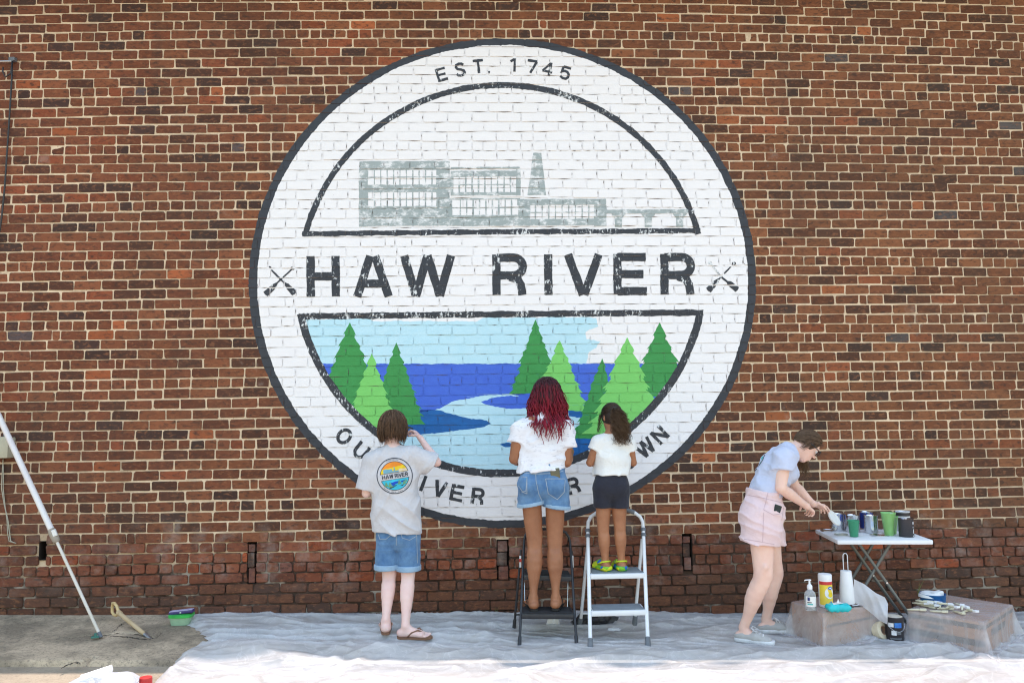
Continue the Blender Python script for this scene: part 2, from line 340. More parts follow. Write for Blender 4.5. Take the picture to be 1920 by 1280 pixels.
for ch, d in (('O', -44), ('U', -38.4), ('R', -32.9), ('R', -25.0), ('I', -20.4), ('V', -15.9), ('E', -11.4), ('R', -6), ('O', 6.3), ('U', 12.6), ('R', 18.7), ('T', 28.4), ('O', 34), ('W', 39.6), ('N', 44.5)):
    a = math.radians(d); R_ = 420 if abs(d) < 22 else 424
    letter(ch, 940+R_*math.sin(a)*1.0, 514+R_*.995*math.cos(a), {'I': 8, 'W': 34}.get(ch, 25), 30, -a, 6.2)
def oar(x0, y0, x1, y1, bl=.42, bw=12.5, m='letter', tip=True):
    a, b = np.array([x0, y0], float), np.array([x1, y1], float); d = (b-a)/np.linalg.norm(b-a); n = np.array([-d[1], d[0]]); L = np.linalg.norm(b-a); c = a+d*L*(1-bl)
    P = [stroke_poly([tuple(a), tuple(c+d*4)], 3.2), [tuple(c-n*1.8), tuple(c+d*L*.12-n*bw*.4), tuple(b-n*bw*.5), tuple(b+d*1.5), tuple(b+n*bw*.45), tuple(c+d*L*.12+n*bw*.36), tuple(c+n*1.8)]]
    if tip: P.append(ell(x0, y0, 4, 3.2, n=10))
    lay('painted_oar', m, 7, P, False, amp=.4)
oar(549, 503, 498, 551); oar(505, 502, 552, 550); oar(1376, 494, 1328, 544); oar(1352, 519, 1382, 543, .62, 12, tip=False); oar(1331, 493, 1352, 519, .1, 3, 'faint')
# grey mill building
G = []
def gr(x0, y0, x1, y1): G.append([(x0, y0), (x1, y0+(x0-x1)*.006), (x1, y1+(x0-x1)*.006), (x0, y1)])
gr(674, 303, 843, 316); gr(673, 316, 690, 425); gr(690, 347, 822, 361); gr(818, 316, 843, 386); gr(690, 387, 838, 424); gr(690, 316, 818, 319)
for k in range(10): gr(701+k*12, 319, 703+k*12, 347); gr(701+k*12, 361, 703+k*12, 387)
gr(690, 332, 818, 333.5); gr(690, 374, 822, 375.5)
gr(845, 314, 975, 317); gr(845, 321, 970, 332); gr(968, 317, 976, 367); gr(845, 361, 968, 367); gr(843, 332, 850, 361); gr(843, 372, 975, 375); gr(838, 376, 848, 404); gr(838, 404, 975, 424)
for k in range(9): gr(860+k*12, 332, 862.3+k*12, 361); gr(862+k*12, 375, 864.3+k*12, 404)
gr(850, 346, 968, 347.5); gr(848, 389, 972, 390.5)
gr(970, 374, 1136, 385); gr(972, 385, 994, 424); gr(1114, 385, 1137, 424); gr(994, 411, 1114, 423)
for k in range(9): gr(1003+k*12.5, 385, 1005+k*12.5, 411)
gr(994, 398, 1114, 399.5)
gr(1137, 393.5, 1290, 401)
for x in (1153, 1209, 1268): gr(x, 401, x+13, 426); G.append([(x-7, 401), (x, 401), (x, 409)]); G.append([(x+13, 401), (x+20, 401), (x+13, 409)])
lay('painted_mill', 'gray', 5, G, True, amp=.5, label='grey painted mill building')
lay('painted_chimney', 'gray', 5.4, [[(1000, 287), (1015, 287), (1024, 366), (989, 366)]], True, amp=.5)

# ---- lay out the bricks
SLOTS = [(72, 1014, 87, 1050), (463, 1014, 481, 1094), (932, 1011, 954, 1088), (1281, 1000, 1297, 1070)]
SLW = []
for x0, y0, x1, y1 in SLOTS:
    a, b = at(x0, y1, 0), at(x1, y0, 0); SLW.append((a[0], b[0], a[2], b[2]))
def pxc(poly, pt):
    x, y = pt; c = False; n = len(poly)
    for i in range(n):
        (x0, y0), (x1, y1) = poly[i], poly[i-1]
        if (y0 > y) != (y1 > y) and x < (x1-x0)*(y-y0)/(y1-y0)+x0: c = not c
    return c
def inell(p, cx, cy, rx, ry): return ((p[0]-cx)/rx)**2+((p[1]-cy)/ry)**2
BR = []   # dict(front outline px/world, ...)
PAL = [((.175, .068, .033), 38), ((.215, .087, .040), 28), ((.138, .054, .028), 20), ((.092, .044, .027), 12), ((.062, .038, .029), 6), ((.235, .076, .034), 7), ((.34, .112, .043), 1.5), ((.095, .081, .077), .8)]
PW = np.array([w_ for _, w_ in PAL]); PW = PW/PW.sum()
for j in range(-7, 80):
    zc = 0.4197+j*CP
    if zc > WZ1: break
    head = (j % 6 == 0); L0 = 0.104 if head else 0.2085; x = WX0-.21+(L0/2 if j % 2 else 0)+RS.uniform(-.025, .025); cuts = [x]
    while x < WX1:
        x += L0*(1-.018*max(min(x, 4), -4)/4-.004); cuts.append(x+RS.normal(0, .0035))
        if not head and RS.rand() < .03: cuts.insert(-1, cuts[-1]-L0*RS.choice((.5, .32, .68)))
    if head: cuts = [c for c in cuts if RS.rand() > .035]
    cuts = sorted(cuts); kept = cuts[:1]
    for c in cuts[1:]:
        if c-kept[-1] > .06: kept.append(c)
    cuts = kept
    for a, b in zip(cuts[:-1], cuts[1:]):
        jt = 0.0088+RS.rand()*.0045; BR.append([a+jt/2, b-jt/2, zc-CP/2+jt/2*.98, zc+CP/2-jt/2*.98, j, head])
def darkrow(z): return z < .26
bricks = []
BR2 = []
for x0, x1, z0, z1, j, head in BR:
    parts = [(x0, x1)]
    for sx0, sx1, sz0, sz1 in SLW:
        if z0 < sz1-.02 and z1 > sz0+.02:
            parts = [q for a, b in parts for q in (((a, min(b, sx0)), (max(a, sx1), b)) if a < sx1 and b > sx0 else ((a, b),))]
    BR2 += [(a, b, z0, z1, j, head) for a, b in parts if b-a > .02]
for x0, x1, z0, z1, j, head in BR2:
    xm, zm = (x0+x1)/2, (z0+z1)/2
    dz = bow(xm, zm)+RS.normal(0, .0012)+.0035*math.sin(xm*2.1+j*.7); sl = -.002*(xm)*.0
    yf = RS.normal(0, .0012); tx, tz = RS.normal(0, .006), RS.normal(0, .01)
    low = zm < .66
    if low: yf += RS.normal(0, .003); tx *= 1.8; tz *= 2
    ch = RS.uniform(.003, .010, 4)+(RS.rand(4) < .04)*.007
    if low: ch += .003
    jx = RS.normal(0, .0018, 4); jz = RS.normal(0, .0014, 4)
    X = [x0+jx[0], x1+jx[1], x1+jx[2], x0+jx[3]]; Z = [z0+jz[0], z0+jz[1], z1+jz[2], z1+jz[3]]
    Z = [q+dz for q in Z]
    o = [(X[0]+ch[0], Z[0]), (X[1]-ch[1], Z[1]), (X[1], Z[1]+ch[1]), (X[2], Z[2]-ch[2]), (X[2]-ch[2], Z[2]), (X[3]+ch[3], Z[3]), (X[3], Z[3]-ch[3]), (X[0], Z[0]+ch[0])]
    cx, cz = xm, zm+dz; ins = .0022 if not low else .004
    inn = [(cx+(p[0]-cx)*(1-ins/(x1-x0)*2), cz+(p[1]-cz)*(1-ins/(z1-z0)*2)) for p in o]
    c = np.array(PAL[RS.choice(len(PAL), p=PW)][0])*RS.uniform(.82, 1.16)
    f = (xm+4)/8.5; c = c*np.array([1.08-.06*f, .90+.1*f, .96+.02*f])
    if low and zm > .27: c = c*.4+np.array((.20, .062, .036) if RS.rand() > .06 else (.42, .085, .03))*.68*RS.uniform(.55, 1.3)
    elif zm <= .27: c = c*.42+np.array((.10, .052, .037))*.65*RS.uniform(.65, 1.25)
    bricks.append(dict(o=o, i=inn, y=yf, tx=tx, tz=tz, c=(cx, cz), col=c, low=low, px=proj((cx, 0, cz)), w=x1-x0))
def fy(b, p): return b['y']+b['tx']*(p[0]-b['c'][0])+b['tz']*(p[1]-b['c'][1])
# base colour of the bricks wholly under paint
CM = {'white': WHITE, 'black': BLACKC, 'ring': BLACKC, 'sky': SKYC, 'blue': BLUEC, 'deep': DEEPC, 'dgreen': DGRN, 'lgreen': LGRN}
for b in bricks:
    b['paint'] = False; p = b['px']
    if inell(p, 942, 531, 475.5+60, 458.5+30) > 1: b['mur'] = False; continue
    b['mur'] = True
    corners = [proj((q[0], 0, q[1])) for q in b['o'][::2]]
    if all(inell(q, 942, 531, 475.5, 458.5) < 1 for q in corners):
        b['paint'] = True; col = BLACKC
        for nm, key, mk, lv, polys, jo, lb in LAYERS:
            if mk in CM and lv < 6 and jo and any(pxc(P, p) for P in polys): col = CM[mk]
        b['col'] = np.array(col)*RS.uniform(.96, 1.0)
def brick_geo(b):
    vs = [(p[0], fy(b, p), p[1]) for p in b['i']]+[(p[0], fy(b, p)+(.0025 if not b['low'] else .005), p[1]) for p in b['o']]+[(p[0], .05, p[1]) for p in b['o']]
    fs = [tuple(range(8))]+[(k+8, (k+1) % 8+8, (k+1) % 8, k) for k in range(8)]+[(k+16, (k+1) % 8+16, (k+1) % 8+8, k+8) for k in range(8)]
    return vs, fs
wall = empty('brick_wall', (0, 0.05, 0), 'old red brick building wall with a round painted town mural', 'wall')
OCC = [(675, 760, 830, 1215), (945, 690, 1225, 1215), (1365, 795, 1560, 1230), (1460, 950, 1920, 1280), (-50, 700, 230, 1210), (180, 1100, 300, 1210)]
def area(b):
    P = [proj((p[0], fy(b, p), p[1])) for p in b['i']]
    if not all(2 < q[0] < 1918 and 2 < q[1] < 1160 for q in P): return 0
    if any(a < b['px'][0] < c and e < b['px'][1] < d for a, e, c, d in OCC): return 0
    return abs(sum(P[i][0]*P[(i+1) % 8][1]-P[(i+1) % 8][0]*P[i][1] for i in range(8)))/2
order = sorted(range(len(bricks)), key=lambda k: -area(bricks[k])); single = set(order[:296])
SV, SF, ST, SM = [], [], [], []
for k, b in enumerate(bricks):
    vs, fs = brick_geo(b)
    if k in single:
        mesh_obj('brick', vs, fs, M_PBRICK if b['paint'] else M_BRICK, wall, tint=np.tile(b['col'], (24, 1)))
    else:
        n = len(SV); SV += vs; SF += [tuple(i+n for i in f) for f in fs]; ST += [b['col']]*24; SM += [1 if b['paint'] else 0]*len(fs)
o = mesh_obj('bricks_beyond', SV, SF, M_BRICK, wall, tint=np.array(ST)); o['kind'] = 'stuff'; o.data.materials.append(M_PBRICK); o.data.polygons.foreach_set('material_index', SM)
# ---- mortar sheet, with the slots left open
MY = .0038
xs = np.unique(np.round(np.concatenate([np.arange(WX0, WX1+.01, .05)]+[[s[0], s[1]] for s in SLW]), 4)); zs = np.unique(np.round(np.concatenate([np.arange(-.2, WZ1+.06, .04)]+[[s[2], s[3]] for s in SLW]), 4))
XX, ZZ = np.meshgrid(xs, zs); P3 = np.stack([XX.ravel(), 0*XX.ravel(), ZZ.ravel()], 1)
px_ = [proj(p) for p in P3]; ins = np.array([inell(p, 942, 531, 490, 472) < 1 for p in px_])
nz = vnoise(P3, 3.1, 5); dlow = np.clip((.7+.12*nz-P3[:, 2])/.12, 0, 1)
yy = MY+.0006*(~ins)+(~ins)*(dlow*(.011+.010*vnoise(P3, 5, 8)))+(~ins)*.0012*vnoise(P3, 14, 9)
P3[:, 1] = np.maximum(yy, .003); nx = len(xs); Q = []
for r in range(len(zs)-1):
    for c_ in range(nx-1):
        xm, zm = (xs[c_]+xs[c_+1])/2, (zs[r]+zs[r+1])/2
        if any(a < xm < b_ and c0 < zm < d for a, b_, c0, d in SLW): continue
        Q.append((r*nx+c_, r*nx+c_+1, (r+1)*nx+c_+1, (r+1)*nx+c_))
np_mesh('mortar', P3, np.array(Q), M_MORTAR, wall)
# slots: dark recess and the broken pieces standing in them
for k, (a, b_, c0, d) in enumerate(SLW):
    mb = MB(); D = .10
    vs = [(x, y, z) for y in (.002, D) for x, z in ((a, c0), (b_, c0), (b_, d), (a, d))]
    mb.add(vs, [(0, 1, 5, 4), (1, 2, 6, 5), (2, 3, 7, 6), (3, 0, 4, 7), (4, 5, 6, 7)]).build('recess', M_HOLE, wall)
    if k in (1, 2, 3):
        H = (d-c0); z = c0+.004
        for q, hh in enumerate((.34, .34, .28) if k == 2 else (.36, .36, .2)):
            wd = (b_-a)*(.8 if k == 2 else .72); xc = a+wd/2+(.002 if q % 2 else .006)+(b_-a)*.08*(q == 0)
            col = np.array([(.19, .075, .055), (.075, .045, .035), (.15, .065, .05)][q])
            m_ = MB().box((xc, .032, z+H*hh/2), (wd, .06, H*hh-.006), rotz(.06*(q-1)), .006)
            mesh_obj('brick', m_.v, m_.f, M_BRICK, wall, tint=np.tile(col, (len(m_.v), 1))); z += H*hh
# ---- paint films: every painted shape is cut along the brick faces and laid on them; a second coat lies on the joints
def towall(p): q = at(p[0], p[1], 0); return (q[0], q[2])
mural = None; mb_idx = [k for k, b in enumerate(bricks) if b['mur']]
BB = np.array([[min(p[0] for p in bricks[k]['i']), max(p[0] for p in bricks[k]['i']), min(p[1] for p in bricks[k]['i']), max(p[1] for p in bricks[k]['i'])] for k in mb_idx])
for li, (nm, key, mk, lv, polys, jo, lb) in enumerate(LAYERS):
    Vv, Ff = [], []
    for pi, P in enumerate(polys):
        if len(P) < 3: continue
        W = [towall(p) for p in P]; tris = tessellate_polygon([[Vector((p[0], p[1], 0)) for p in W]]); off = .0005+lv*.0003+pi*.00002
        for tr in tris:
            T = [W[i] for i in tr]; ar = (T[1][0]-T[0][0])*(T[2][1]-T[0][1])-(T[2][0]-T[0][0])*(T[1][1]-T[0][1])
            if abs(ar) < 1e-9: continue
            if ar < 0: T = T[::-1]
            if jo: n = len(Vv); Vv += [(p[0], MY-.0004-lv*.0003-pi*.00002, p[1]) for p in T]; Ff.append((n, n+1, n+2))
            x0, x1 = min(p[0] for p in T), max(p[0] for p in T); z0, z1 = min(p[1] for p in T), max(p[1] for p in T)
            for q in np.nonzero((BB[:, 0] < x1) & (BB[:, 1] > x0) & (BB[:, 2] < z1) & (BB[:, 3] > z0))[0]:
                b = bricks[mb_idx[q]]; C = clip_convex(T, b['o'])
                if len(C) < 3: continue
                n = len(Vv); Vv += [(p[0], fy(b, p)-off, p[1]) for p in C]; Ff.append(tuple(range(n, n+len(C))))
    if not Ff: continue
    o = mesh_obj(nm, Vv, Ff, MF[mk], mural if (mural and nm != 'painted_ring') else wall)
    if lb: o['label'] = lb
    if nm == 'mural_disc': mural = o; o.name = 'mural'
    if nm == 'painted_ring': ring_o = o
# dark hairline gaps along some joints of the mural, where the paint never reached
Vv, Ff = [], []
for k in mb_idx:
    b = bricks[k]
    if not b['paint']: continue
    e = inell(b['px'], 942.5, 530, 462, 447)
    if e > 1: continue
    up = b['px'][1] < 590; pr = .85 if up else .6; I = b['i']; O = b['o']
    for (i0, i1, dx, dz) in ((0, 1, 0, -1), (2, 3, 1, 0)):
        if RS.rand() > pr: continue
        p, q = np.array(O[i0]), np.array(O[i1]); s0 = RS.uniform(0, .5); s1 = min(1, s0+RS.uniform(.25, .9)); wdt = RS.uniform(.0015, .0045)*(1.2 if up else .9)
        a, c = p+(q-p)*s0, p+(q-p)*s1; m_ = (a+c)/2; dd = np.array([dx, dz])*.0012
        n = len(Vv); yv = -.0042
        yv = MY-.0042
        Vv += [(a[0]+dd[0], yv, a[1]+dd[1]), (m_[0]+dd[0], yv, m_[1]+dd[1]), (c[0]+dd[0], yv, c[1]+dd[1]), (m_[0]+dd[0]+dx*wdt, yv, m_[1]+dd[1]+dz*wdt)]; Ff.append((n, n+1, n+2, n+3))
o = mesh_obj('joint_crack', Vv, Ff, mat('crack_dark', (.17, .13, .115), .95, (.09, .07, .06)), mural); o['kind'] = 'stuff'
# the rest of the wall above and beside the view
def far_brick():
    m, t, b = nodes('far_brick'); n = t.nodes.new('ShaderNodeTexBrick'); n.inputs['Scale'].default_value = 1.0
    mp = t.nodes.new('ShaderNodeMapping'); mp.inputs['Rotation'].default_value = (PI/2, 0, 0); t.links.new(geo(t), mp.inputs['Vector']); t.links.new(mp.outputs[0], n.inputs['Vector'])
    n.inputs['Brick Width'].default_value = .208; n.inputs['Row Height'].default_value = CP; n.inputs['Mortar Size'].default_value = .006
    n.inputs['Color1'].default_value = (.17, .075, .045, 1); n.inputs['Color2'].default_value = (.1, .055, .04, 1); n.inputs['Mortar'].default_value = (.5, .4, .3, 1)
    t.links.new(n.outputs[0], b.inputs['Base Color']); b.inputs['Roughness'].default_value = .9; return m
mb = MB(); WT = 5.6
mb.box(((WX0-14)/2-.0, .15, WT/2-.2), (14+WX0, .3, WT+.4)); mb.box(((WX1+14)/2, .15, WT/2-.2), (14-WX1, .3, WT+.4)); mb.box(((WX0+WX1)/2, .22, WZ1/2), (WX1-WX0, .16, WZ1+.4))
mb.build('wall_core', far_brick(), wall)
co = MB().box((0, .02, 5.52), (28, .30, .16), None, .01).box((0, -.16, 5.68), (28.1, .92, .16), None, .01).build('shade_overhang', mat('overhang_brick', (.16, .09, .06), .9, (.1, .06, .045), 6), wall)  # added overhang above the view, sized to darken the top of the wall
print('wall', round(time.time()-T0, 1), len(bricks))
# ================================================================== GROUND
def concrete(name, c, c2, dark=.5, scale=2.0):
    m, t, b = nodes(name)
    k = mixc(t, ramp(t, noise(t, scale, 5, .65), .43, .58), c, c2)
    k = mixc(t, ramp(t, noise(t, 48, 6, .85), .50, .64, 0, dark), k, (.06, .052, .044))
    k = mixc(t, ramp(t, noise(t, 90, 3, .6), .66, .74, 0, .5), k, (.5, .44, .36))
    t.links.new(k, b.inputs['Base Color']); b.inputs['Roughness'].default_value = .95; b.inputs['Specular IOR Level'].default_value = .2
    bump(t, b, mth(t, 'ADD', noise(t, 140, 5, .7), noise(t, 30, 3, .6)), .6, .006); return m
M_APRON = concrete('apron_concrete', (.55, .425, .295), (.28, .22, .155), .7)
M_PAVE = concrete('pavement_concrete', (.38, .31, .23), (.29, .235, .175), .4, 1.2)
EDGE = -1.13
CRK = [atg(*p)[:2] for p in ((85, 1206), (110, 1200), (140, 1193), (175, 1190), (200, 1190), (225, 1187), (262, 1190), (290, 1196), (305, 1186))]
CRK2 = [atg(*p)[:2] for p in ((212, 1186), (225, 1172), (245, 1163))]
def sdist(P, A):
    d = np.full(len(P), 9.0)
    for a, b in zip(A[:-1], A[1:]):
        ab = b-a; t = np.clip(((P-a) @ ab)/(ab @ ab), 0, 1); d = np.minimum(d, np.linalg.norm(P-(a+t[:, None]*ab), axis=1))
    return d
def grid(x0, x1, y0, y1, h):
    xs = np.linspace(x0, x1, int((x1-x0)/h)+1); ys = np.linspace(y0, y1, int((y1-y0)/h)+1); X, Y = np.meshgrid(xs, ys); n = len(xs)
    r, c = np.meshgrid(np.arange(len(ys)-1), np.arange(n-1), indexing='ij'); i = (r*n+c).ravel()
    return np.stack([X.ravel(), Y.ravel()], 1), np.stack([i, i+1, i+n+1, i+n], 1)
P, Q = grid(-4.3, -1.2, EDGE, .02, .0125); P3 = np.c_[P, 0*P[:, 0]]
wob = P+.012*np.c_[vnoise(P3, 18, 1), vnoise(P3, 18, 2)]
d = np.minimum(sdist(wob, CRK), sdist(wob, CRK2)+.006)
z = zg(P[:, 0])+.012*np.clip((P[:, 1]+.35)/.35, 0, 1)**2+.006*vnoise(P3, 2.3, 3)+.0025*vnoise(P3, 9, 4)+.0015*vnoise(P3, 30, 5)-.02*np.clip(1-d/.018, 0, 1)
z += .014*np.exp(-((P[:, 1]+.42)/.12)**2)*np.clip((P[:, 0]+3.1)/.3, 0, 1)*.6
z -= .012*np.clip((EDGE+.03-P[:, 1])/.03, 0, 1)
z[P[:, 1] <= EDGE+.001] -= .045
# a gap in the slab edge
gx = atg(140, 1250)[0]; z -= .04*np.clip(1-np.abs(P[:, 0]-gx-.25*(P[:, 1]-EDGE))/.03, 0, 1)*(P[:, 1] < EDGE+.09)
ap = np_mesh('concrete_apron', np.c_[P, z], Q, M_APRON); ap['kind'] = 'structure'
P, Q = grid(-16, -4.3, EDGE, .02, .3); a2 = np_mesh('concrete_apron', np.c_[P, zg(P[:, 0])], Q, M_APRON); a2['kind'] = 'structure'
P, Q = grid(-1.2, 16, EDGE, .02, .3); a2 = np_mesh('concrete_apron', np.c_[P, zg(P[:, 0])], Q, M_APRON); a2['kind'] = 'structure'
# pavement one low step below the apron, reaching to the horizon
xs = [-600, -60, -15, 0, 15, 60, 600]; ys = [-600, -60, -12, EDGE+.05]
vs = [(x, y, zg(max(-14, min(14, x)))-.034+(0 if y > -100 else -3)) for y in ys for x in xs]; n = len(xs)
pv = mesh_obj('pavement', vs, [(r*n+c, r*n+c+1, (r+1)*n+c+1, (r+1)*n+c) for r in range(3) for c in range(n-1)], M_PAVE); pv['kind'] = 'structure'
gb = mesh_obj('ground', [(x, y, -3.5) for x, y in ((-700, -700), (700, -700), (700, 700), (-700, 700))], [(0, 1, 2, 3)], M_PAVE); gb['kind'] = 'structure'
# ================================================================== PLASTIC DROP SHEET
def plastic(name, trans, c=(.78, .80, .83), rough=.3, lines=.35, lsc=9, var=.42, bs=.6, clear=0):
    """thin film: clear in places, milky along creases and where it lies double"""
    m, t, b = nodes(name); out = t.nodes['Material Output']
    b.inputs['Base Color'].default_value = (*c, 1); b.inputs['Roughness'].default_value = rough; b.inputs['Specular IOR Level'].default_value = .6
    bump(t, b, mth(t, 'ADD', noise(t, 16, 5, .6, dist=.9), mth(t, 'MULTIPLY', noise(t, 55, 3, .6, dist=1.2), .4)), bs, .02)
    tl = t.nodes.new('ShaderNodeBsdfTranslucent'); tl.inputs[0].default_value = (*c, 1); tr = t.nodes.new('ShaderNodeBsdfTransparent')
    m1 = t.nodes.new('ShaderNodeMixShader'); m1.inputs[0].default_value = .2; t.links.new(b.outputs[0], m1.inputs[1]); t.links.new(tl.outputs[0], m1.inputs[2])
    m2 = t.nodes.new('ShaderNodeMixShader'); t.links.new(m1.outputs[0], m2.inputs[1]); t.links.new(tr.outputs[0], m2.inputs[2])
    base = ramp(t, noise(t, 3.5, 5, .65, stretch=(1, 2.2, 1), dist=.7), .32, .68, trans*(1-var), min(.95, trans*(1+var)))
    n = noise(t, lsc, 3, .5, dist=1.6); ln = ramp(t, mth(t, 'ABSOLUTE', mth(t, 'SUBTRACT', n, .5)), .0, .022, lines, 0.0)
    fin = mth(t, 'MAXIMUM', mth(t, 'SUBTRACT', base, ln), .02)
    if clear:      # streaks where the film lies close on the ground and shows it
        n3 = noise(t, 1.5, 2, .5, stretch=(1, 3.0, 1), dist=.6); cl = ramp(t, mth(t, 'ABSOLUTE', mth(t, 'SUBTRACT', n3, .5)), .0, .07, clear, 0.0); fin = mth(t, 'MAXIMUM', fin, cl)
    t.links.new(fin, m2.inputs[0])
    t.links.new(m2.outputs[0], out.inputs['Surface']); return m
M_SHEET = plastic('drop_sheet_plastic', .40, (.72, .71, .725), .3, .10, 4, .30, .4); M_COVER = plastic('cover_plastic', .63, (.8, .78, .81), .2, .0, 3, .25, .35)
LB = [(1152, 392), (1157, 352), (1164, 338), (1172, 345), (1182, 366), (1192, 380), (1199, 386), (1206, 388), (1215, 380), (1228, 352), (1242, 330), (1258, 312), (1270, 298), (1280, 288), (1330, 230), (1500, 60)]
LBW = np.array([atg(x, y)[:2] for y, x in LB])          # left border of the sheet on the ground
def ridg(P, sc, seed, st):
    return 1-np.abs(vnoise(np.c_[P[:, 0]*st[0], P[:, 1]*st[1], 0*P[:, 0]], sc, seed))
def sheet_h(P):
    x, y = P[:, 0], P[:, 1]; p3 = np.c_[P, 0*x]
    near = np.clip((-.82-y)/.4, 0, 1); near = near*near*(3-2*near)
    wx = x+.25*vnoise(p3, 1.3, 31); wy = y+.10*vnoise(p3, 1.7, 32)
    h = .006+.030*ridg(np.c_[wx, wy], 1, 33, (.7, 6.5))**7*(1-near)+.014*(vnoise(np.c_[wx*.9, wy*3, 0*x], 1.6, 53)+.6)*(1-near)+.012*ridg(np.c_[wx+wy, wy], 1, 34, (2.6, 9))**6+.016*ridg(np.c_[wx-.7*wy, wy+.3*wx], 1, 43, (1.6, 12))**9*(1-near)
    h += near*(.030*(vnoise(np.c_[wx*1.5, wy*3.2, 0*x], 1.3, 35)+.7)+.04*ridg(np.c_[wx+.9*wy, wy-.3*wx], 1, 36, (1.9, 4.0))**3+.03*ridg(np.c_[wx-1.3*wy, wy], 1, 39, (4, 6))**4)
    h += .004*vnoise(p3, 11, 37)+.0025*vnoise(p3, 26, 38)
    h += .06*np.exp(-(((x+1.45)/.42)**2+((y+1.12+.25*(x+1.45))/.13)**2))      # puffed fold near its left border
    return h*np.clip((.03-y)/.12, .25, 1)
ny = 260; ys = np.concatenate([np.linspace(.012, -1.7, ny), np.linspace(-1.74, -2.6, 26)]); nx = 640; rows = []
for y in ys:
    i = np.argsort(LBW[:, 1]); xl = np.interp(y, LBW[i, 1], LBW[i, 0]); xl += .008*math.sin(y*60)+.006*math.sin(y*143+1)
    s = np.linspace(0, 1, nx); rows.append(np.c_[xl+(5.4-xl)*(s*.85+.15*s*s), np.full(nx, y)])
P = np.concatenate(rows); x = P[:, 0]
base = zg(x)-.034*np.clip((EDGE+.02-P[:, 1])/.1, 0, 1)
hh = sheet_h(P); edge = np.tile(np.clip(np.linspace(0, 1, nx)/.012, 0, 1), len(ys)); z = base+.006+np.maximum(hh, .001)*(.25+.75*edge)
near_wall = np.clip((P[:, 1]+.05)/.06, 0, 1); z += near_wall*.012*(1+.8*vnoise(np.c_[P, 0*x], 6, 41))
r, c = np.meshgrid(np.arange(len(ys)-1), np.arange(nx-1), indexing='ij'); i = (r*nx+c).ravel()
def sheet_z(x_, y_): return float(zg(x_)-.034*min(max((EDGE+.02-y_)/.1, 0), 1)+.006+max(sheet_h(np.array([[x_, y_]]))[0], .001))
def gp(x, y):
    """where the line of sight through a photo pixel meets the sheet"""
    p = atg(x, y)
    for _ in range(8):
        zz = sheet_z(p[0], p[1]); d = CF+CR*(x-960)/FPX-CU*(y-640)/FPX; q = CAM+d*((zz-CAM[2])/d[2]); p = (p+q)/2
    return V(p[0], p[1], sheet_z(p[0], p[1]))
so = np_mesh('drop_sheet', np.c_[P, z], np.stack([i, i+nx, i+nx+1, i+1], 1), M_SHEET)
tag(so, 'wide translucent white plastic drop sheet spread along the foot of the wall', 'plastic sheet')
print('ground', round(time.time()-T0, 1))

# cracks: dark ribbons on top paint in the shade of the carved grooves
M_CRK = mat('crack_shade', (.045, .036, .028), .95, (.09, .07, .05), 30)
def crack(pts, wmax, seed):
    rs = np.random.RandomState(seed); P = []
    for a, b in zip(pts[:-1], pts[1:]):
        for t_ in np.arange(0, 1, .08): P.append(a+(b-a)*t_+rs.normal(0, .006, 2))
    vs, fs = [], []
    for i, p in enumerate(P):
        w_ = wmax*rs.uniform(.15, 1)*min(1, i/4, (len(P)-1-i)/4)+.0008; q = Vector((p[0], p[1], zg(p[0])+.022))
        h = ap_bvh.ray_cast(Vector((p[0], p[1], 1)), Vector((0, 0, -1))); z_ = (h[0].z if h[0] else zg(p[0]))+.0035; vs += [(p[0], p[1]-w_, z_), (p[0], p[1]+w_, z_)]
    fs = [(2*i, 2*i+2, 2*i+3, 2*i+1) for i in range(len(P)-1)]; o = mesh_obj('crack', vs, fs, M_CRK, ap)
ap_bvh = BVHTree.FromPolygons([v.co[:] for v in ap.data.vertices], [tuple(p.vertices) for p in ap.data.polygons])
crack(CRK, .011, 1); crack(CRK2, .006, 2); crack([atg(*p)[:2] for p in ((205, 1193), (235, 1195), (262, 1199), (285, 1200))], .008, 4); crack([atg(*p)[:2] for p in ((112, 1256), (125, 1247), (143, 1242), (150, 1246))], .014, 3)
# ================================================================== THINGS
def atz(x, y, z):
    d = CF+CR*(x-960)/FPX-CU*(y-640)/FPX; return CAM+d*((z-CAM[2])/d[2])
M_WMET = mat('white_enamel', (.76, .77, .79), .35, (.70, .71, .73), 6); M_BMET = mat('black_steel', (.022, .022, .025), .42, (.035, .035, .04), 9)
M_GRIP = mat('grey_rubber', (.16, .17, .19), .7, (.12, .13, .145), 20, bmp=.3, bscale=200); M_GTREAD = mat('grey_tread', (.22, .25, .27), .75, (.16, .18, .2), 14, bmp=.4, bscale=160)
M_BTREAD = mat('black_tread', (.02, .02, .022), .8, (.03, .03, .032), 14, bmp=.4, bscale=160); M_STICK = mat('white_sticker', (.8, .79, .77), .5, (.7, .68, .66), 20)
M_REDP = mat('red_print', (.6, .04, .04), .45); M_TIN = mat('tin_plate', (.72, .73, .74), .22, (.6, .6, .62), 9, metal=1.0, rv=.08); M_DARKP = mat('dark_print', (.03, .032, .04), .4)
M_LEG = mat('grey_table_leg', (.17, .175, .165), .4, (.13, .135, .13), 8, metal=.3); M_TOP = mat('white_table_plastic', (.78, .79, .82), .5, (.73, .74, .77), 5, bmp=.15, bscale=220)
M_CARD = mat('cardboard', (.42, .255, .175), .9, (.33, .20, .135), 7, bmp=.15, bscale=120, stretch=(1, 1, 4)); M_CARD2 = mat('cardboard_dark_print', (.10, .085, .08), .85, (.16, .125, .1), 9)
M_PAPER = mat('white_paper', (.82, .82, .83), .85, (.76, .76, .78), 10, bmp=.3, bscale=60); M_WOODP = mat('pale_wood', (.62, .47, .29), .7, (.5, .36, .2), 8, stretch=(1, 1, .3))
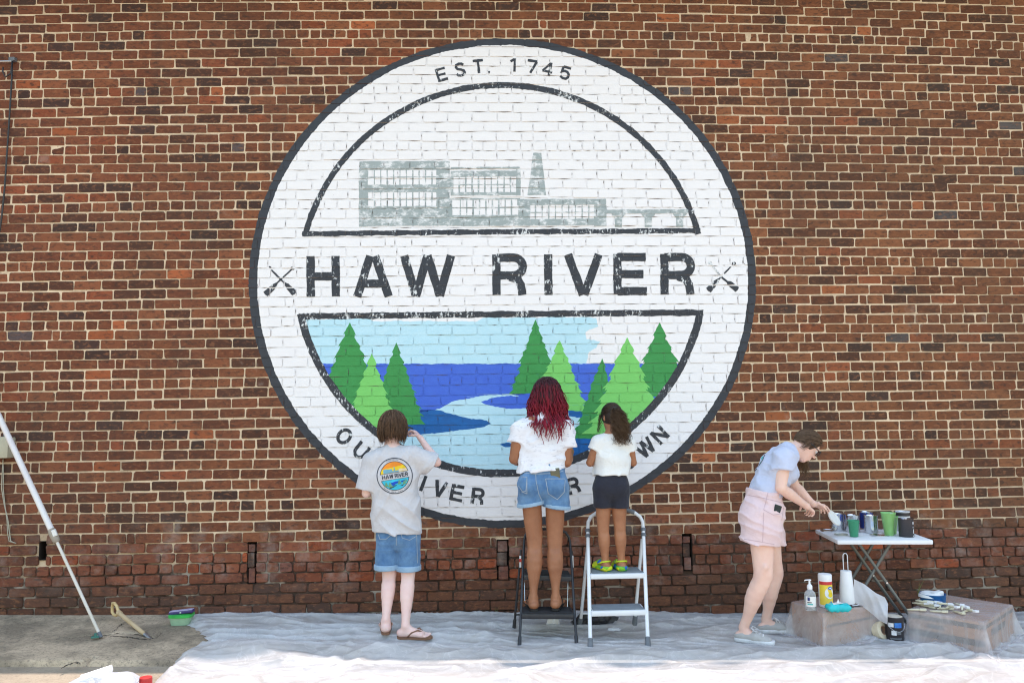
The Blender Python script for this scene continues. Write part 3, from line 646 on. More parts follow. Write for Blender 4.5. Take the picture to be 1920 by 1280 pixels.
M_CREAM = mat('cream_plastic', (.72, .68, .52), .6, (.62, .57, .42), 20)

def ladder(name, label, FL, FR, TL, TR, RL, RR, PL, PR, hoop, steps, r, m, mt, mtread, foot, mgrip, grip, lip):
    """front rails rise from FL/FR to TL/TR and close in a hoop; rear legs run from PL/PR on the rails down to RL/RR"""
    root = empty(name, (np.array(FL)+FR+RL+RR)/4, label, 'step ladder'); root.location.z = float(FL[2])
    for a, b in ((FL, TL), (FR, TR)): MB().tube([a, b], r, 12).build('rail', m, root, sharp=40)
    h = MB().tube(hoop, r, 12).build('handrail', m, root, sharp=50)
    if grip: MB().tube(grip, r*1.22, 12).build('grip', mgrip, h, sharp=50)
    for a, b in ((RL, PL), (RR, PR)): MB().tube([a, b], r*.9, 10).build('leg', m, root, sharp=40)
    d = np.array(RR)-RL; q = .09/np.linalg.norm(np.array(PL)-RL); MB().tube([RL+(np.array(PL)-RL)*q, RR+(np.array(PR)-RR)*q], r*.6, 8).build('crossbar', m, root, sharp=40)
    for p, t_ in ((FL, TL), (FR, TR), (RL, PL), (RR, PR)):
        ax = nrm(np.array(t_)-p); MB().tube([p-ax*.012, p+ax*.005, p+ax*.055], [r*1.5, r*1.45, r*1.3], 12).build('rubber_foot', foot, root, sharp=40)
    out = []
    for (t, dep, ins) in steps:
        a = np.array(FL)+(np.array(TL)-FL)*t; b = np.array(FR)+(np.array(TR)-FR)*t; xd = nrm(b-a); mid = (a+b)/2; w_ = np.linalg.norm(b-a)-ins
        ctr = mid+V(0, dep/2-.035, 0); R = np.array([xd, V(-xd[1], xd[0], 0), V(0, 0, 1)]).T
        st = MB().box(ctr+V(0, 0, -.018), (w_, dep, .036), R, .007).build('step', mt, root, sharp=40)
        MB().box(ctr+V(0, .004, .002), (w_-lip, dep-lip, .004), R, .0015).build('tread', mtread, st)
        for s_, rail in ((-1, a), (1, b)): MB().box(rail+V(-s_*.012, .02, -.012), (.014, .06, .03), R, .003).build('bracket', foot, st)
        out.append(ctr[2]+.004)
    return root, out
# white step ladder
S = lambda x, y: np.array([atg(x, y)[0], atg(x, y)[1], 0.0])

wFL, wFR, wRL, wRR = gp(1107, 1212), gp(1215, 1209), gp(1088, 1172), gp(1190, 1171)
wTL, wTR = at(1102, 992, -.44), at(1206, 990, -.44)
hp = [wTL, at(1103, 978, -.425), at(1108, 968, -.418), at(1120, 960, -.412), at(1136, 955, -.41), at(1155, 953.5, -.41), at(1174, 955, -.41), at(1189, 960, -.412), at(1200, 968, -.418), at(1205, 978, -.425), wTR]
gpnt = hp[3:8]
wl, wz = ladder('step_ladder', 'white two-step ladder with grey treads and grey hoop grip, holding the girl', wFL, wFR, wTL, wTR, wRL, wRR, at(1103, 1012, -.45), at(1204, 1010, -.45), hp,
    [(.29, .20, .016), (.60, .235, .016)], .0135, M_WMET, M_WMET, M_GTREAD, M_GRIP, M_GRIP, gpnt, .03)
for s in ((wFL, wTL), (wFR, wTR)):
    for t in (.935, .985): p = s[0]+(s[1]-s[0])*t; ax = nrm(s[1]-s[0]); MB().tube([p-ax*.012, p+ax*.012], .019, 12).build('collar', M_GRIP, wl, sharp=40)
# black step ladder
bFL, bFR, bRL, bRR = gp(974, 1208), gp(1081, 1206), gp(964, 1175), gp(1077, 1170)
bTL, bTR = at(983, 1012, -.46), at(1069, 1018, -.46)
hb = [bTL, at(985, 1003, -.452), at(990, 997, -.448), at(1000, 993, -.445), at(1026, 991, -.445), at(1052, 993, -.445), at(1061, 998, -.448), at(1067, 1007, -.452), bTR]
bl, bz = ladder('step_ladder', 'black two-step ladder with narrow hoop, under the woman with red hair', bFL, bFR, bTL, bTR, bRL, bRR, at(977, 1030, -.47), at(1072, 1033, -.47), hb,
    [(.29, .21, .012), (.66, .215, .012)], .0095, M_BMET, M_BMET, M_BTREAD, M_BMET, M_BMET, None, .02)
for x0, y0, x1, y1 in ((983, 1078, 984, 1126), (1065, 1082, 1064, 1142)): MB().tube([at(x0, y0, -.5), at(x1, y1, -.56)], .003, 6).build('brace_rod', M_TIN, bl)
for x, y in ((975.5, 1052), (1073.5, 1052)):
    st = MB().box(at(x, y, -.475), (.014, .012, .085), rotx(-.0), .001).build('label', M_STICK, bl)
    if x < 1000: MB().box(at(x, y-2, -.483), (.0145, .004, .022), None).build('label_print', M_REDP, st)

# ---- folding table
TZ = .668; tFL, tFR = atz(1570, 1012, TZ), atz(1750, 1012, TZ); tBL = atz(1531, 991.5, TZ); dep = tBL[1]-tFL[1]
ex = nrm(V(tFR[0]-tFL[0], tFR[1]-tFL[1], 0)); ey = V(-ex[1], ex[0], 0); tw = np.linalg.norm((tFR-tFL)[:2]); RT = np.array([ex, ey, V(0, 0, 1)]).T
tc = V(*((tFL+tFR)/2+ey*dep/2)[:2], TZ); TP = lambda u, v, z: tc+ex*u+ey*v+V(0, 0, z-TZ)
table = empty('folding_table', (tc[0], tc[1], zg(tc[0])), 'small white plastic folding table with crossed grey legs, paint cans on it', 'table')
MB().box((tc[0], tc[1], TZ-.016), (tw, dep, .032), RT, .008).build('table_top', M_TOP, table, sharp=40)
gz = zg(tc[0])+.03
for v in (-dep/2+.13, dep/2-.14):
    a1, a2 = TP(-.15, v, TZ-.03), TP(.28, v, gz); b1, b2 = TP(.10, v+.016, TZ-.03), TP(-.33, v+.016, gz)
    lg = MB().tube([a1, a2], .0115, 10).build('leg', M_LEG, table, sharp=40); lg2 = MB().tube([b1, b2], .0115, 10).build('leg', M_LEG, table, sharp=40)
    p = a1+(a2-a1)*.44; MB().tube([p-ey*.016, p+ey*.03], .007, 8).build('rivet', M_TIN, lg)
for u in (.28, -.33): MB().tube([TP(u, -dep/2+.05, gz-.003), TP(u, dep/2-.06, gz-.003)], .0125, 10).build('foot_bar', M_LEG, table, sharp=40)

def can(px, py, z, r, h, label, body, label_mat=None, lid_off=True, wraps=None, lean=0):
    p = atz(px, py, z+.0015); root = empty('paint_can', p, label, 'paint can', 'paint cans')
    MB().lathe([(r*.96, 0), (r, .004), (r, h-.004), (r*1.02, h-.002), (r*1.02, h+.002), (r*.97, h+.002), (r*.86, h-.003), (r*.82, h-.006), (r*.82, .01)], p, 32, cap=False).build('can_body', body, root, sharp=35)
    MB().lathe([(r*.99, .0005), (.0005, .0006)], p, 24, cap=False).build('can_base', M_TIN, root)
    if lid_off: MB().lathe([(r*.815, h*.82), (.001, h*.82)], p, 24, cap=False).build('paint', lid_off if not isinstance(lid_off, bool) else M_PAPER, root)
    else: MB().lathe([(r*.86, h-.0025), (r*.8, h-.006), (r*.75, h-.004), (.001, h-.004)], p, 28, cap=False).build('lid', M_TIN, root, sharp=40)
    rs = random.Random(int(px*7+py)); pm = lid_off if not isinstance(lid_off, bool) else None
    if pm:
        for q in range(4):
            a0 = rs.uniform(195, 345); L = rs.uniform(.08, .5); wraps = (wraps or [])+[(a0, a0+rs.uniform(4, 10), 1-L, 1.01, pm, 3)]
    if wraps:
        for (a0, a1, z0, z1, m_, k) in wraps:
            mb = MB(); n = 14; A = np.radians(np.linspace(a0, a1, n)); rr = r+.0006*k
            mb.add([(p[0]+rr*math.cos(a), p[1]+rr*math.sin(a), p[2]+zz) for zz in (z0*h, z1*h) for a in A], [(i, i+1, n+i+1, n+i) for i in range(n-1)]).build('label_wrap', m_, root, True)
    return root
M_BLU = mat('blue_label', (.03, .12, .5), .4, (.05, .25, .6), 30); M_BLK = mat('black_label', (.03, .026, .03), .38, (.045, .04, .045), 8); M_WLB = mat('white_label', (.75, .76, .8), .4)
M_NAVY = mat('navy_label', (.02, .04, .2), .4); M_CYAN = mat('cyan_label', (.05, .35, .6), .4)
M_PW = mat('white_wet_paint', (.8, .8, .78), .25); M_PG = mat('green_wet_paint', (.03, .25, .08), .25); M_PB = mat('blue_wet_paint', (.04, .1, .5), .25)
can(1572, 993, TZ, .052, .125, 'silver paint can right behind the white disc in her hand', M_TIN, lid_off=M_PB, wraps=[(-40, 60, .05, .95, M_NAVY, 1)])
can(1599, 996, TZ, .052, .125, 'open silver paint can behind the dark green cup', M_TIN, lid_off=M_PW, wraps=[(-15, 60, .75, .97, M_NAVY, 1)])
can(1625, 990, TZ, .05, .128, 'paint can with dark blue label, half hidden by a silver can', M_TIN, lid_off=M_PB, wraps=[(180, 360, .04, .96, M_NAVY, 1), (230, 300, .55, .85, M_CYAN, 2), (265, 290, .2, .42, M_WLB, 2)])
can(1634, 998, TZ, .048, .128, 'plain silver paint can at the middle of the table', M_TIN, lid_off=M_PW)
can(1694, 994, TZ, .052, .145, 'white paint can with dark top band behind the black can', M_WLB, lid_off=False, wraps=[(180, 360, .78, .96, M_BLK, 1)])
can(1700, 1005, TZ, .052, .128, 'black paint can with white lettering on its side, at the right end', M_BLK, lid_off=False, wraps=[(297, 316, .72, .86, M_WLB, 1), (297, 304, .52, .58, M_WLB, 1), (311, 318, .5, .58, M_WLB, 1), (300, 312, .2, .45, M_WLB, 1), (300, 310, .03, .1, M_WLB, 1)])
def cup(px, py, z, r0, r1, h, name, label, m, pm, lv):
    p = atz(px, py, z+.001); root = empty(name, p, label, 'cup', 'plastic mixing cups')
    MB().lathe([(r0*.94, .0005), (r0, .002), (r1, h), (r1*1.04, h+.001), (r1*1.04, h-.003), (r1*.97, h-.002), (r0*.95, .004), (.001, .004)], p, 28, cap=False).build('cup_wall', m, root, True)
    MB().lathe([(r0+(r1-r0)*lv-.002, h*lv), (.001, h*lv)], p, 24, cap=False).build('paint', pm, root)
    return root, p
def cupm(name, c, tr):
    m, t, b = nodes(name); b.inputs['Base Color'].default_value = (*c, 1); b.inputs['Roughness'].default_value = .3
    out = t.nodes['Material Output']; tn = t.nodes.new('ShaderNodeBsdfTransparent'); tn.inputs[0].default_value = (*[min(1, x*1.6+.25) for x in c], 1); mx = t.nodes.new('ShaderNodeMixShader')
    t.links.new(ramp(t, noise(t, 30, 4), .3, .7, tr*.7, tr*1.2), mx.inputs[0]); t.links.new(b.outputs[0], mx.inputs[1]); t.links.new(tn.outputs[0], mx.inputs[2]); t.links.new(mx.outputs[0], out.inputs[0]); return m
M_DC = cupm('dark_green_cup', (.045, .30, .16), .05); M_LC = cupm('light_green_cup', (.30, .62, .22), .15)
cup(1601.5, 1005.5, TZ, .029, .041, .118, 'mixing_cup', 'dark green plastic cup standing before the silver cans', M_DC, M_PG, .93)
c1, cp_ = cup(1667.5, 1003, TZ, .032, .052, .165, 'mixing_cup', 'tall light green plastic cup with a brush standing in it', M_LC, M_PG, .8)
cup(1672, 1000, TZ, .033, .05, .13, 'mixing_cup', 'shorter light green cup touching the tall green one', M_LC, M_PG, .85)
bx = empty('paint_brush', cp_+V(0, 0, .02), 'white-ferruled paint brush standing in the tall green cup', 'paint brush')
MB().tube([cp_+V(.0, 0, .03), cp_+V(.004, -.034, .15)], .006, 8).build('handle', M_PW, bx, True); MB().box(cp_+V(.004, -.036, .152), (.02, .008, .03), None, .003).build('ferrule', M_TIN, bx)
def disc(px, py, z, r, label, m, name='can_lid', R=None, p=None, th=.005):
    p = atz(px, py, z+.002) if p is None else p; root = empty(name, p, label, 'can lid', 'loose can lids')
    MB().lathe([(.001, .0), (r, 0), (r, th), (r*.93, th), (r*.9, th*.5), (r*.7, th*.5), (r*.66, th*.2), (.001, th*.2)], p, 32, R, cap=False).build('lid_plate', m, root, sharp=40); return root
disc(1649, 1003, TZ, .068, 'round silver can lid lying before the plain silver can', M_TIN); disc(1553, 994.5, TZ, .06, 'silver can lid at the left end of the table', M_TIN)
disc(1577, 1001.5, TZ, .05, 'paint-stained can lid left of the dark green cup', mat('stained_lid', (.6, .58, .5), .3, (.4, .45, .4), 40, metal=.6))
HP = at(1563, 971, -.60); ax = nrm(V(.55, -.62, .55))
disc(0, 0, 0, .062, 'round white lid held tilted over the table by the bending woman', mat('white_lid', (.72, .72, .70), .5, (.66, .66, .64), 20), R=frame(ax), p=HP, th=.009)

# ---- cardboard boxes under plastic
def carton(name, label, c4, h, stripes, lift=.0, cov_label=''):
    """c4: ground corners ccw from the corner nearest the camera"""
    c4 = [V(p[0], p[1], 0) for p in c4]; g = [zg(p[0])+.012 for p in c4]; ctr = sum(c4)/4; g0 = min(g)
    root = empty(name, (ctr[0], ctr[1], g0), label, 'box')
    B = [V(p[0], p[1], g0) for p in c4]; Tt = [V(p[0], p[1], g0+h) for p in c4]
    body = MB().add(B+Tt, [(3, 2, 1, 0), (0, 1, 5, 4), (1, 2, 6, 5), (2, 3, 7, 6), (3, 0, 4, 7)]).build('box_body', M_CARD, root)
    m1, m2 = (Tt[0]+Tt[1])/2, (Tt[2]+Tt[3])/2
    for k, quad in enumerate(([Tt[0], m1, m2, Tt[3]], [m1, Tt[1], Tt[2], m2])):
        ce = sum(quad)/4; q = [ce+(p-ce)*.992+V(0, 0, .003) for p in quad]; MB().add(q+[p-V(0, 0, .0025) for p in q], [(0, 1, 2, 3), (0, 4, 5, 1), (1, 5, 6, 2), (2, 6, 7, 3), (3, 7, 4, 0)]).build('flap', M_CARD, root)
    for (e, z0, z1, f0, f1) in stripes:
        a, b = c4[e], c4[(e+1) % 4]; n = nrm(np.cross(b-a, V(0, 0, 1)))*.0015
        q = [a+(b-a)*f+n+V(0, 0, g0+h*z) for f, z in ((f0, z0), (f1, z0), (f1, z1), (f0, z1))]; MB().add(q, [(0, 1, 2, 3)]).build('printed_band', M_CARD2, body)
    return root, c4, g0, ctr
def cover(c4, g0, h, label, seed, flare=.10, open_side=None):
    """plastic film laid over a carton: flat on top, falling in pleats and spreading on the ground"""
    ctr = sum(c4)/4; n = 168; rs = np.random.RandomState(seed); per = []
    cs = [c4[i] for i in range(4)]
    for e in range(4):
        a, b = cs[e], cs[(e+1) % 4]
        for k in range(n//4): per.append((a+(b-a)*(k/(n//4)), e, k/(n//4)))
    P0 = np.array([p[0][:2] for p in per]); tf = np.array([p[2] for p in per]); cw = np.exp(-(tf/.11)**2)+np.exp(-((1-tf)/.11)**2); C = ctr[:2]; ang = np.arange(n)/n*2*PI
    cyc = np.c_[np.cos(ang), np.sin(ang), 0*ang]; pl = .5+.9*(1-np.abs(vnoise(cyc, 3.2, seed)))**3+.5*vnoise(cyc, 1.2, seed+1); pl2 = vnoise(cyc, 6.5, seed+2)
    outd = (P0-C)/np.linalg.norm(P0-C, axis=1)[:, None]; rings = []; zt = g0+h+.007
    for f in (.02, .35, .7, .93): q = C+(P0-C)*f; rings.append(np.c_[q, np.full(n, zt)+.002*vnoise(np.c_[q, 0*ang], 9, seed)])
    prof = [(1.0, -.001), (1.012, -.006)]
    for s, d in prof: rings.append(np.c_[C+(P0-C)*s, np.full(n, zt+d)])
    for s in np.linspace(.08, 1, 12):
        off = .005+flare*1.5*np.maximum(.0, pl)*cw*s**1.2+flare*.35*np.maximum(0, pl)*s**4+.003*pl2*s; off = np.maximum(off, .004); q = P0+outd*off[:, None]
        rings.append(np.c_[q, np.array([max(zt-.008-(h-.004)*s, zg(x_)+.022) for x_ in q[:, 0]])+0*ang])
    for s in (.35, 1.0):
        off = .006+flare*1.5*np.maximum(0, pl)*cw+flare*.35*np.maximum(0, pl)+.003*pl2+s*.06*(1+.7*vnoise(cyc, 2.4, seed+4)); q = P0+outd*np.maximum(off, .006)[:, None]
        rings.append(np.c_[q, [sheet_z(a, b)+.006+.006*(1-s)+.008*max(0, v_)*1 for (a, b), v_ in zip(q, vnoise(cyc, 5, seed+5))]])
    vs = np.concatenate(rings); m = len(rings); fs = np.array([(i*n+k, i*n+(k+1) % n, (i+1)*n+(k+1) % n, (i+1)*n+k) for i in range(m-1) for k in range(n)])
    o = np_mesh('plastic_cover', vs, fs, M_COVER); return tag(o, label, 'plastic cover')
q0, q1, q3 = atg(1547, 1222)[:2], atg(1646, 1203)[:2], atg(1487, 1196)[:2]; q2 = q1+q3-q0
b1, c1_, g1, ct1 = carton('cardboard_box', 'cardboard box under clear plastic, topped by wipes and paper towels', [q0, q1, q2, q3], .255, [(0, .62, .68, .05, .95)])
cover(c1_, g1, .255, 'clear plastic draped over the box that carries the paper towels', 11, .06)
B1Z = g1+.255+.010
r0, r1_, r3 = atg(1850, 1236)[:2], atg(1903, 1200)[:2], atg(1706, 1206)[:2]; r2 = r1_+r3-r0
b2, c2_, g2, ct2 = carton('cardboard_box', 'banded cardboard box under clear plastic at the right edge', [r0, r1_, r2, r3], .235, [(3, .80, .93, 0, 1), (3, .32, .5, 0, 1), (3, .60, .72, .25, .48), (0, .82, .92, 0, 1), (0, .55, .72, .2, .7)])
cover(c2_, g2, .235, 'clear plastic draped over the banded box at the right edge', 23, .07)
B2Z = g2+.235+.010

# ---- on the first box
p = atz(1520, 1143, B1Z); t = empty('pump_bottle', p, 'clear hand sanitizer bottle with white pump on the box', 'pump bottle')
mc, tt, bb = nodes('clear_plastic'); bb.inputs['Base Color'].default_value = (.85, .9, .92, 1); bb.inputs['Roughness'].default_value = .08; bb.inputs['Transmission Weight'].default_value = .75; bb.inputs['IOR'].default_value = 1.2
MB().lathe([(.034, .001), (.038, .006), (.038, .105), (.034, .122), (.02, .134), (.0155, .140), (.0155, .146)], p, 28).build('bottle', mc, t, sharp=40)
MB().lathe([(.017, .142), (.018, .145), (.018, .165), (.013, .172), (.007, .178), (.006, .198), (.012, .200), (.012, .207), (.001, .209)], p, 20, cap=False).build('pump', M_PAPER, t, sharp=40)
MB().tube([p+V(.008, 0, .204), p+V(-.03, -.002, .204), p+V(-.036, -.002, .199)], .0042, 8).build('nozzle', M_PAPER, t, True)
lb = MB(); A = np.radians(np.linspace(205, 330, 16)); lb.add([(p[0]+.0387*math.cos(a), p[1]+.0387*math.sin(a), p[2]+z_) for z_ in (.03, .098) for a in A], [(i, i+1, 17+i, 16+i) for i in range(15)]); lo = lb.build('front_label', M_STICK, t, True)
for a0, a1, z0, z1, m_ in ((222, 245, .070, .094, M_NAVY), (218, 262, .056, .062, M_DARKP), (220, 275, .042, .052, mat('teal_print', (.1, .5, .5), .4))):
    A = np.radians(np.linspace(a0, a1, 8)); MB().add([(p[0]+.0393*math.cos(a), p[1]+.0393*math.sin(a), p[2]+z_) for z_ in (z0, z1) for a in A], [(i, i+1, 9+i, 8+i) for i in range(7)]).build('label_print', m_, lo, True)
p = atz(1549, 1136, B1Z); t = empty('wipes_canister', p, 'yellow and white wipes canister with red band and blue oval', 'canister')
M_YEL = mat('yellow_label', (.83, .60, .03), .4, (.85, .66, .12), 16); r_ = .046; H_ = .225
MB().lathe([(r_*.95, 0), (r_, .005), (r_, H_*.83), (r_*.985, H_*.835)], p, 32).build('canister_body', M_PAPER, t, sharp=40)
MB().lathe([(r_*1.0, H_*.837), (r_*1.01, H_*.85), (r_*1.01, H_*.97), (r_*.95, H_*.995), (.001, H_)], p, 32, cap=False).build('cap', M_PAPER, t, sharp=40)
def wrap(p, r, a0, a1, z0, z1, m_, par, n=12, nm='label_wrap'):
    A = np.radians(np.linspace(a0, a1, n)); return MB().add([(p[0]+r*math.cos(a), p[1]+r*math.sin(a), p[2]+z_) for z_ in (z0, z1) for a in A], [(i, i+1, n+i+1, n+i) for i in range(n-1)]).build(nm, m_, par, True)
lo = wrap(p, r_+.0006, 190, 352, .018, .155, M_YEL, t, 24); wrap(p, r_+.0008, 190, 352, .155, .178, M_REDP, t, 24)
def wrap_blob(p, r, ac, zc, ra, rz, m_, par, nm='label_print', n=20):
    vs = []; 
    for k in range(n): a = 2*PI*k/n; an = math.radians(ac+ra*math.cos(a)); vs.append((p[0]+r*math.cos(an), p[1]+r*math.sin(an), p[2]+zc+rz*math.sin(a)))
    return MB().add(vs, [tuple(range(n))]).build(nm, m_, par)
wrap_blob(p, r_+.0035, 283, .10, 42, .038, M_PAPER, lo); wrap_blob(p, r_+.0045, 287, .135, 20, .011, M_BLU, lo); wrap_blob(p, r_+.0052, 287, .135, 10, .004, M_PAPER, lo)
wrap_blob(p, r_+.0045, 290, .088, 22, .017, mat('lemon_print', (.85, .62, .02), .4), lo); wrap_blob(p, r_+.0030, 292, .035, 10, .010, M_BLU, lo)
p = atz(1572, 1146, B1Z); t = empty('wipes_packet', p, 'teal soft packet of wet wipes lying on the box', 'packet')
M_TEAL = mat('teal_film', (.01, .42, .47), .25, (.02, .55, .58), 14, bmp=.5, bscale=18, bdist=.01)
vs, fs = [], []; nu, nv = 22, 12
for i in range(nu):
    for j in range(nv):
        u, a = i/(nu-1)*2-1, 2*PI*j/nv; pin = (1-abs(u)**6)**.5 if abs(u) < 1 else 0; hh = .028*(.12+.88*pin); ww = .043*(.9+.1*pin)
        vs.append(p+V(u*.08, ww*math.copysign(abs(math.cos(a))**.6, math.cos(a))+.003*math.sin(u*9), .029+hh*math.copysign(abs(math.sin(a))**.7, math.sin(a))+.003*math.sin(u*14+j)))
fs = [(i*nv+j, i*nv+(j+1) % nv, (i+1)*nv+(j+1) % nv, (i+1)*nv+j) for i in range(nu-1) for j in range(nv)]+[tuple(range(nv))[::-1], tuple((nu-1)*nv+j for j in range(nv))]
MB().add(vs, fs).build('packet_body', M_TEAL, t, True); MB().box(p+V(-.012, -.004, .0575), (.07, .04, .003), roty(-.12), .001).build('flap_label', M_STICK, t); MB().add([p+V(-.008, 0, .058), p+V(.014, .004, .057), p+V(.002, .0, .088)], [(0, 1, 2)]).build('wipe_tip', M_PAPER, t)
p = atz(1589, 1131, B1Z); t = empty('paper_towel_roll', p, 'paper towel roll on a wire stand, loose sheet blowing to the right', 'paper towels')
MB().lathe([(.050, .004), (.052, .012), (.047, .12), (.037, .228), (.036, .231), (.018, .232), (.018, .2)], p, 32, cap=False).build('roll', M_PAPER, t, sharp=40)
MB().tube([p+V(.016, .0, .0), p+V(.016, 0, .335), p+V(.012, 0, .348), p+V(0, 0, .353), p+V(-.012, 0, .348), p+V(-.016, 0, .335), p+V(-.016, 0, .0)], .0032, 8).build('wire_handle', M_WMET, t, True)
MB().tube([p+V(.075*math.cos(a), .075*math.sin(a), .003) for a in np.linspace(0, 2*PI, 25)], .0032, 6, False).build('wire_base', M_WMET, t, True)
nu, nv = 44, 18; vs = []                       # the loose sheet: leaves the roll's right side, swells out and falls past the box edge
ks = np.array([0, .3, .6, .85, 1.0]); kt = np.array([(1601, 1085), (1620, 1094), (1642, 1111), (1659, 1119), (1665, 1131)]); kb = np.array([(1601, 1129), (1617, 1136), (1634, 1149), (1650, 1163), (1664, 1170)])
for i in range(nu):
    s = i/(nu-1); a = [np.interp(s, ks, kt[:, q]) for q in (0, 1)]; b = [np.interp(s, ks, kb[:, q]) for q in (0, 1)]
    for j in range(nv):
        f = j/(nv-1); bul = math.sin(f*PI)*s*(1-s)*9
        vs.append(at(a[0]+(b[0]-a[0])*f+bul, a[1]+(b[1]-a[1])*f, p[1]-.03-.05*math.sin(f*PI)*s+.018*math.sin(s*8+f*5)*s+.010*math.sin(s*19-f*9)*s-.05*s))
mtw, tt, bb = nodes('thin_paper'); bb.inputs['Base Color'].default_value = (.80, .80, .83, 1); bb.inputs['Roughness'].default_value = .85; tl = tt.nodes.new('ShaderNodeBsdfTranslucent'); tl.inputs[0].default_value = (.75, .75, .8, 1); mx = tt.nodes.new('ShaderNodeMixShader'); mx.inputs[0].default_value = .45; tt.links.new(bb.outputs[0], mx.inputs[1]); tt.links.new(tl.outputs[0], mx.inputs[2]); tt.links.new(mx.outputs[0], tt.nodes['Material Output'].inputs[0]); bump(tt, bb, noise(tt, 30, 4, .6, dist=.8), .5, .01)
MB().add(vs, [(i*nv+j, i*nv+j+1, (i+1)*nv+j+1, (i+1)*nv+j) for i in range(nu-1) for j in range(nv-1)]).build('loose_sheet', mtw, t, True)
p = atz(1603, 1138, B1Z); t = empty('scissors', p, 'dark-handled scissors half under the towel roll', 'scissors')
MB().tube([p+V(-.02, 0, .006), p+V(.02, -.004, .008), p+V(.05, -.012, .006)], [.004, .006, .002], 6, ell=.5).build('blade', M_BMET, t, True)
for s in (-1, 1): MB().tube([p+V(-.03+.016*math.cos(a), s*.014+.012*math.sin(a), .008) for a in np.linspace(0, 2*PI, 13)], .0035, 6, False).build('handle', M_BMET, t, True)
# ---- behind and beside it
p = gp(1679, 1199); t = can(0, 0, 0, .001, .001, 'x', M_TIN) if False else None
def ground_can(px, py, r, h, label):
    P_ = gp(px, py); root = empty('paint_can', P_, label, 'paint can', 'paint cans'); P_ = P_+V(0, 0, .004)
    bd = MB().lathe([(r*.97, 0), (r, .004), (r, h-.004), (r*1.02, h), (r*.9, h+.001), (r*.84, h-.004), (.001, h-.004)], P_, 32, cap=True).build('can_body', M_BLK, root, sharp=40)
    MB().lathe([(r*.92, h+.002), (r*.8, h+.0035), (.001, h+.003)], P_, 28, cap=False).build('lid', mat('cream_lid', (.62, .52, .38), .4, (.75, .72, .66), 18), root)
    for a in ((205, 240, .6, .78, M_WLB), (245, 290, .58, .8, M_BLU), (225, 255, .25, .45, M_WLB), (258, 285, .28, .42, M_GRIP), (215, 290, .07, .13, M_GRIP)): wrap(P_, r+.0012, a[0], a[1], a[2]*h, a[3]*h, a[4], bd, nm='label_print')
    MB().tube([P_+V(r*math.cos(a)*1.02, r*math.sin(a)*1.02-.004, h*.8-.06*math.sin((a-PI)*1.0) if a > PI else h*.8) for a in np.linspace(PI, 2*PI, 15)], .0015, 6).build('wire_handle', M_TIN, root, True)
ground_can(1678, 1198, .062, .155, 'black-labelled paint can standing on the sheet between the boxes')
p = gp(1655, 1196)+V(0, .03, .045); t = empty('tape_roll', p-V(0, 0, .045), 'cream roll with tan core leaning behind the towel box', 'roll')
Rr = frame(nrm(V(.45, -.8, .3))); MB().lathe([(.055, -.03), (.062, -.025), (.062, .025), (.055, .03), (.032, .03), (.030, -.03), (.055, -.03)], p, 28, Rr, cap=False).build('roll_body', mat('cream_roll', (.72, .62, .46), .7), t, sharp=40)
MB().lathe([(.031, -.028), (.031, .028), (.026, .028), (.026, -.028)], p, 24, Rr, cap=False).build('core', M_CARD, t, sharp=40)
# ---- on the second box
p = atz(1757, 1134, B2Z)+V(0, .05, 0); t = empty('blue_tub', p, 'open blue tub with white bag of supplies behind the pale sticks', 'tub')
M_BT = mat('blue_tub', (.01, .075, .27), .3, (.01, .12, .33), 12); MB().lathe([(.075, 0), (.082, .006), (.088, .07), (.09, .074), (.084, .074), (.078, .008), (.001, .006)], p, 36, cap=False).build('tub_wall', M_BT, t, sharp=40)
MB().lathe([(.08, .052), (.074, .07), (.05, .085), (.03, .078), (.001, .07)], p+V(-.02, 0, 0), 28, cap=False).build('white_bag', M_PAPER, t, True); MB().box(p+V(.03, -.01, .07), (.075, .05, .04), rotz(.2)@roty(-.12), .006).build('white_pack', M_PAPER, t)
random.seed(5)
for k in range(17):
    f = k/16; px = 1716+104*f+random.uniform(-4, 4); py = 1140+random.uniform(-5, 6)+5*f; q = atz(px, py, B2Z+.003)+V(0, 0, .004+.016*(k % 3))
    a = random.uniform(-1.1, -.5) if k < 6 else random.uniform(-1.5, 1.2); d = V(math.cos(a), math.sin(a), random.uniform(-.05, .12)); L = random.uniform(.085, .125); d = nrm(d)
    t = empty('small_brush', q, 'small pale stick brush in the heap on the banded box', 'brush', 'pale stick brushes on the banded box')
    MB().tube([q-d*L*.5, q-d*L*.2, q+d*L*.15, q+d*L*.3], [.005, .007, .0075, .006], 7).build('handle', M_CREAM, t, True)
    n_ = nrm(np.cross(d, V(0, 0, 1))); MB().box(q+d*L*.42, (L*.34, .03, .014), np.array([d, n_, np.cross(d, n_)]).T, .002).build('head', M_PAPER if k % 3 else M_CREAM, t)
# ---- paper scraps and dark bag near the ladders
def crumple(name, p, r, h, label, cat, m, seed):
    rs = np.random.RandomState(seed); bm = bmesh.new(); bmesh.ops.create_icosphere(bm, subdivisions=3, radius=1)
    C = np.array([v.co[:] for v in bm.verts]); n = 1+.45*vnoise(C, 1.6, seed)+.3*vnoise(C, 3.4, seed+1); C = C*n[:, None]*np.array([r, r*.75, h]); C[:, 2] = np.maximum(C[:, 2], -h*.2)+h*.2
    fs = [tuple(v.index for v in f.verts) for f in bm.faces]; bm.free(); o = mesh_obj(name, C+np.array(p), fs, m); return tag(o, label, cat)
crumple('crumpled_paper', gp(1040, 1172), .045, .075, 'crumpled white paper on the sheet under the black ladder', 'paper', M_PAPER, 3)
crumple('paper_scrap', gp(1150, 1180), .05, .008, 'flat white paper scrap on the sheet under the white ladder', 'paper', M_PAPER, 8)
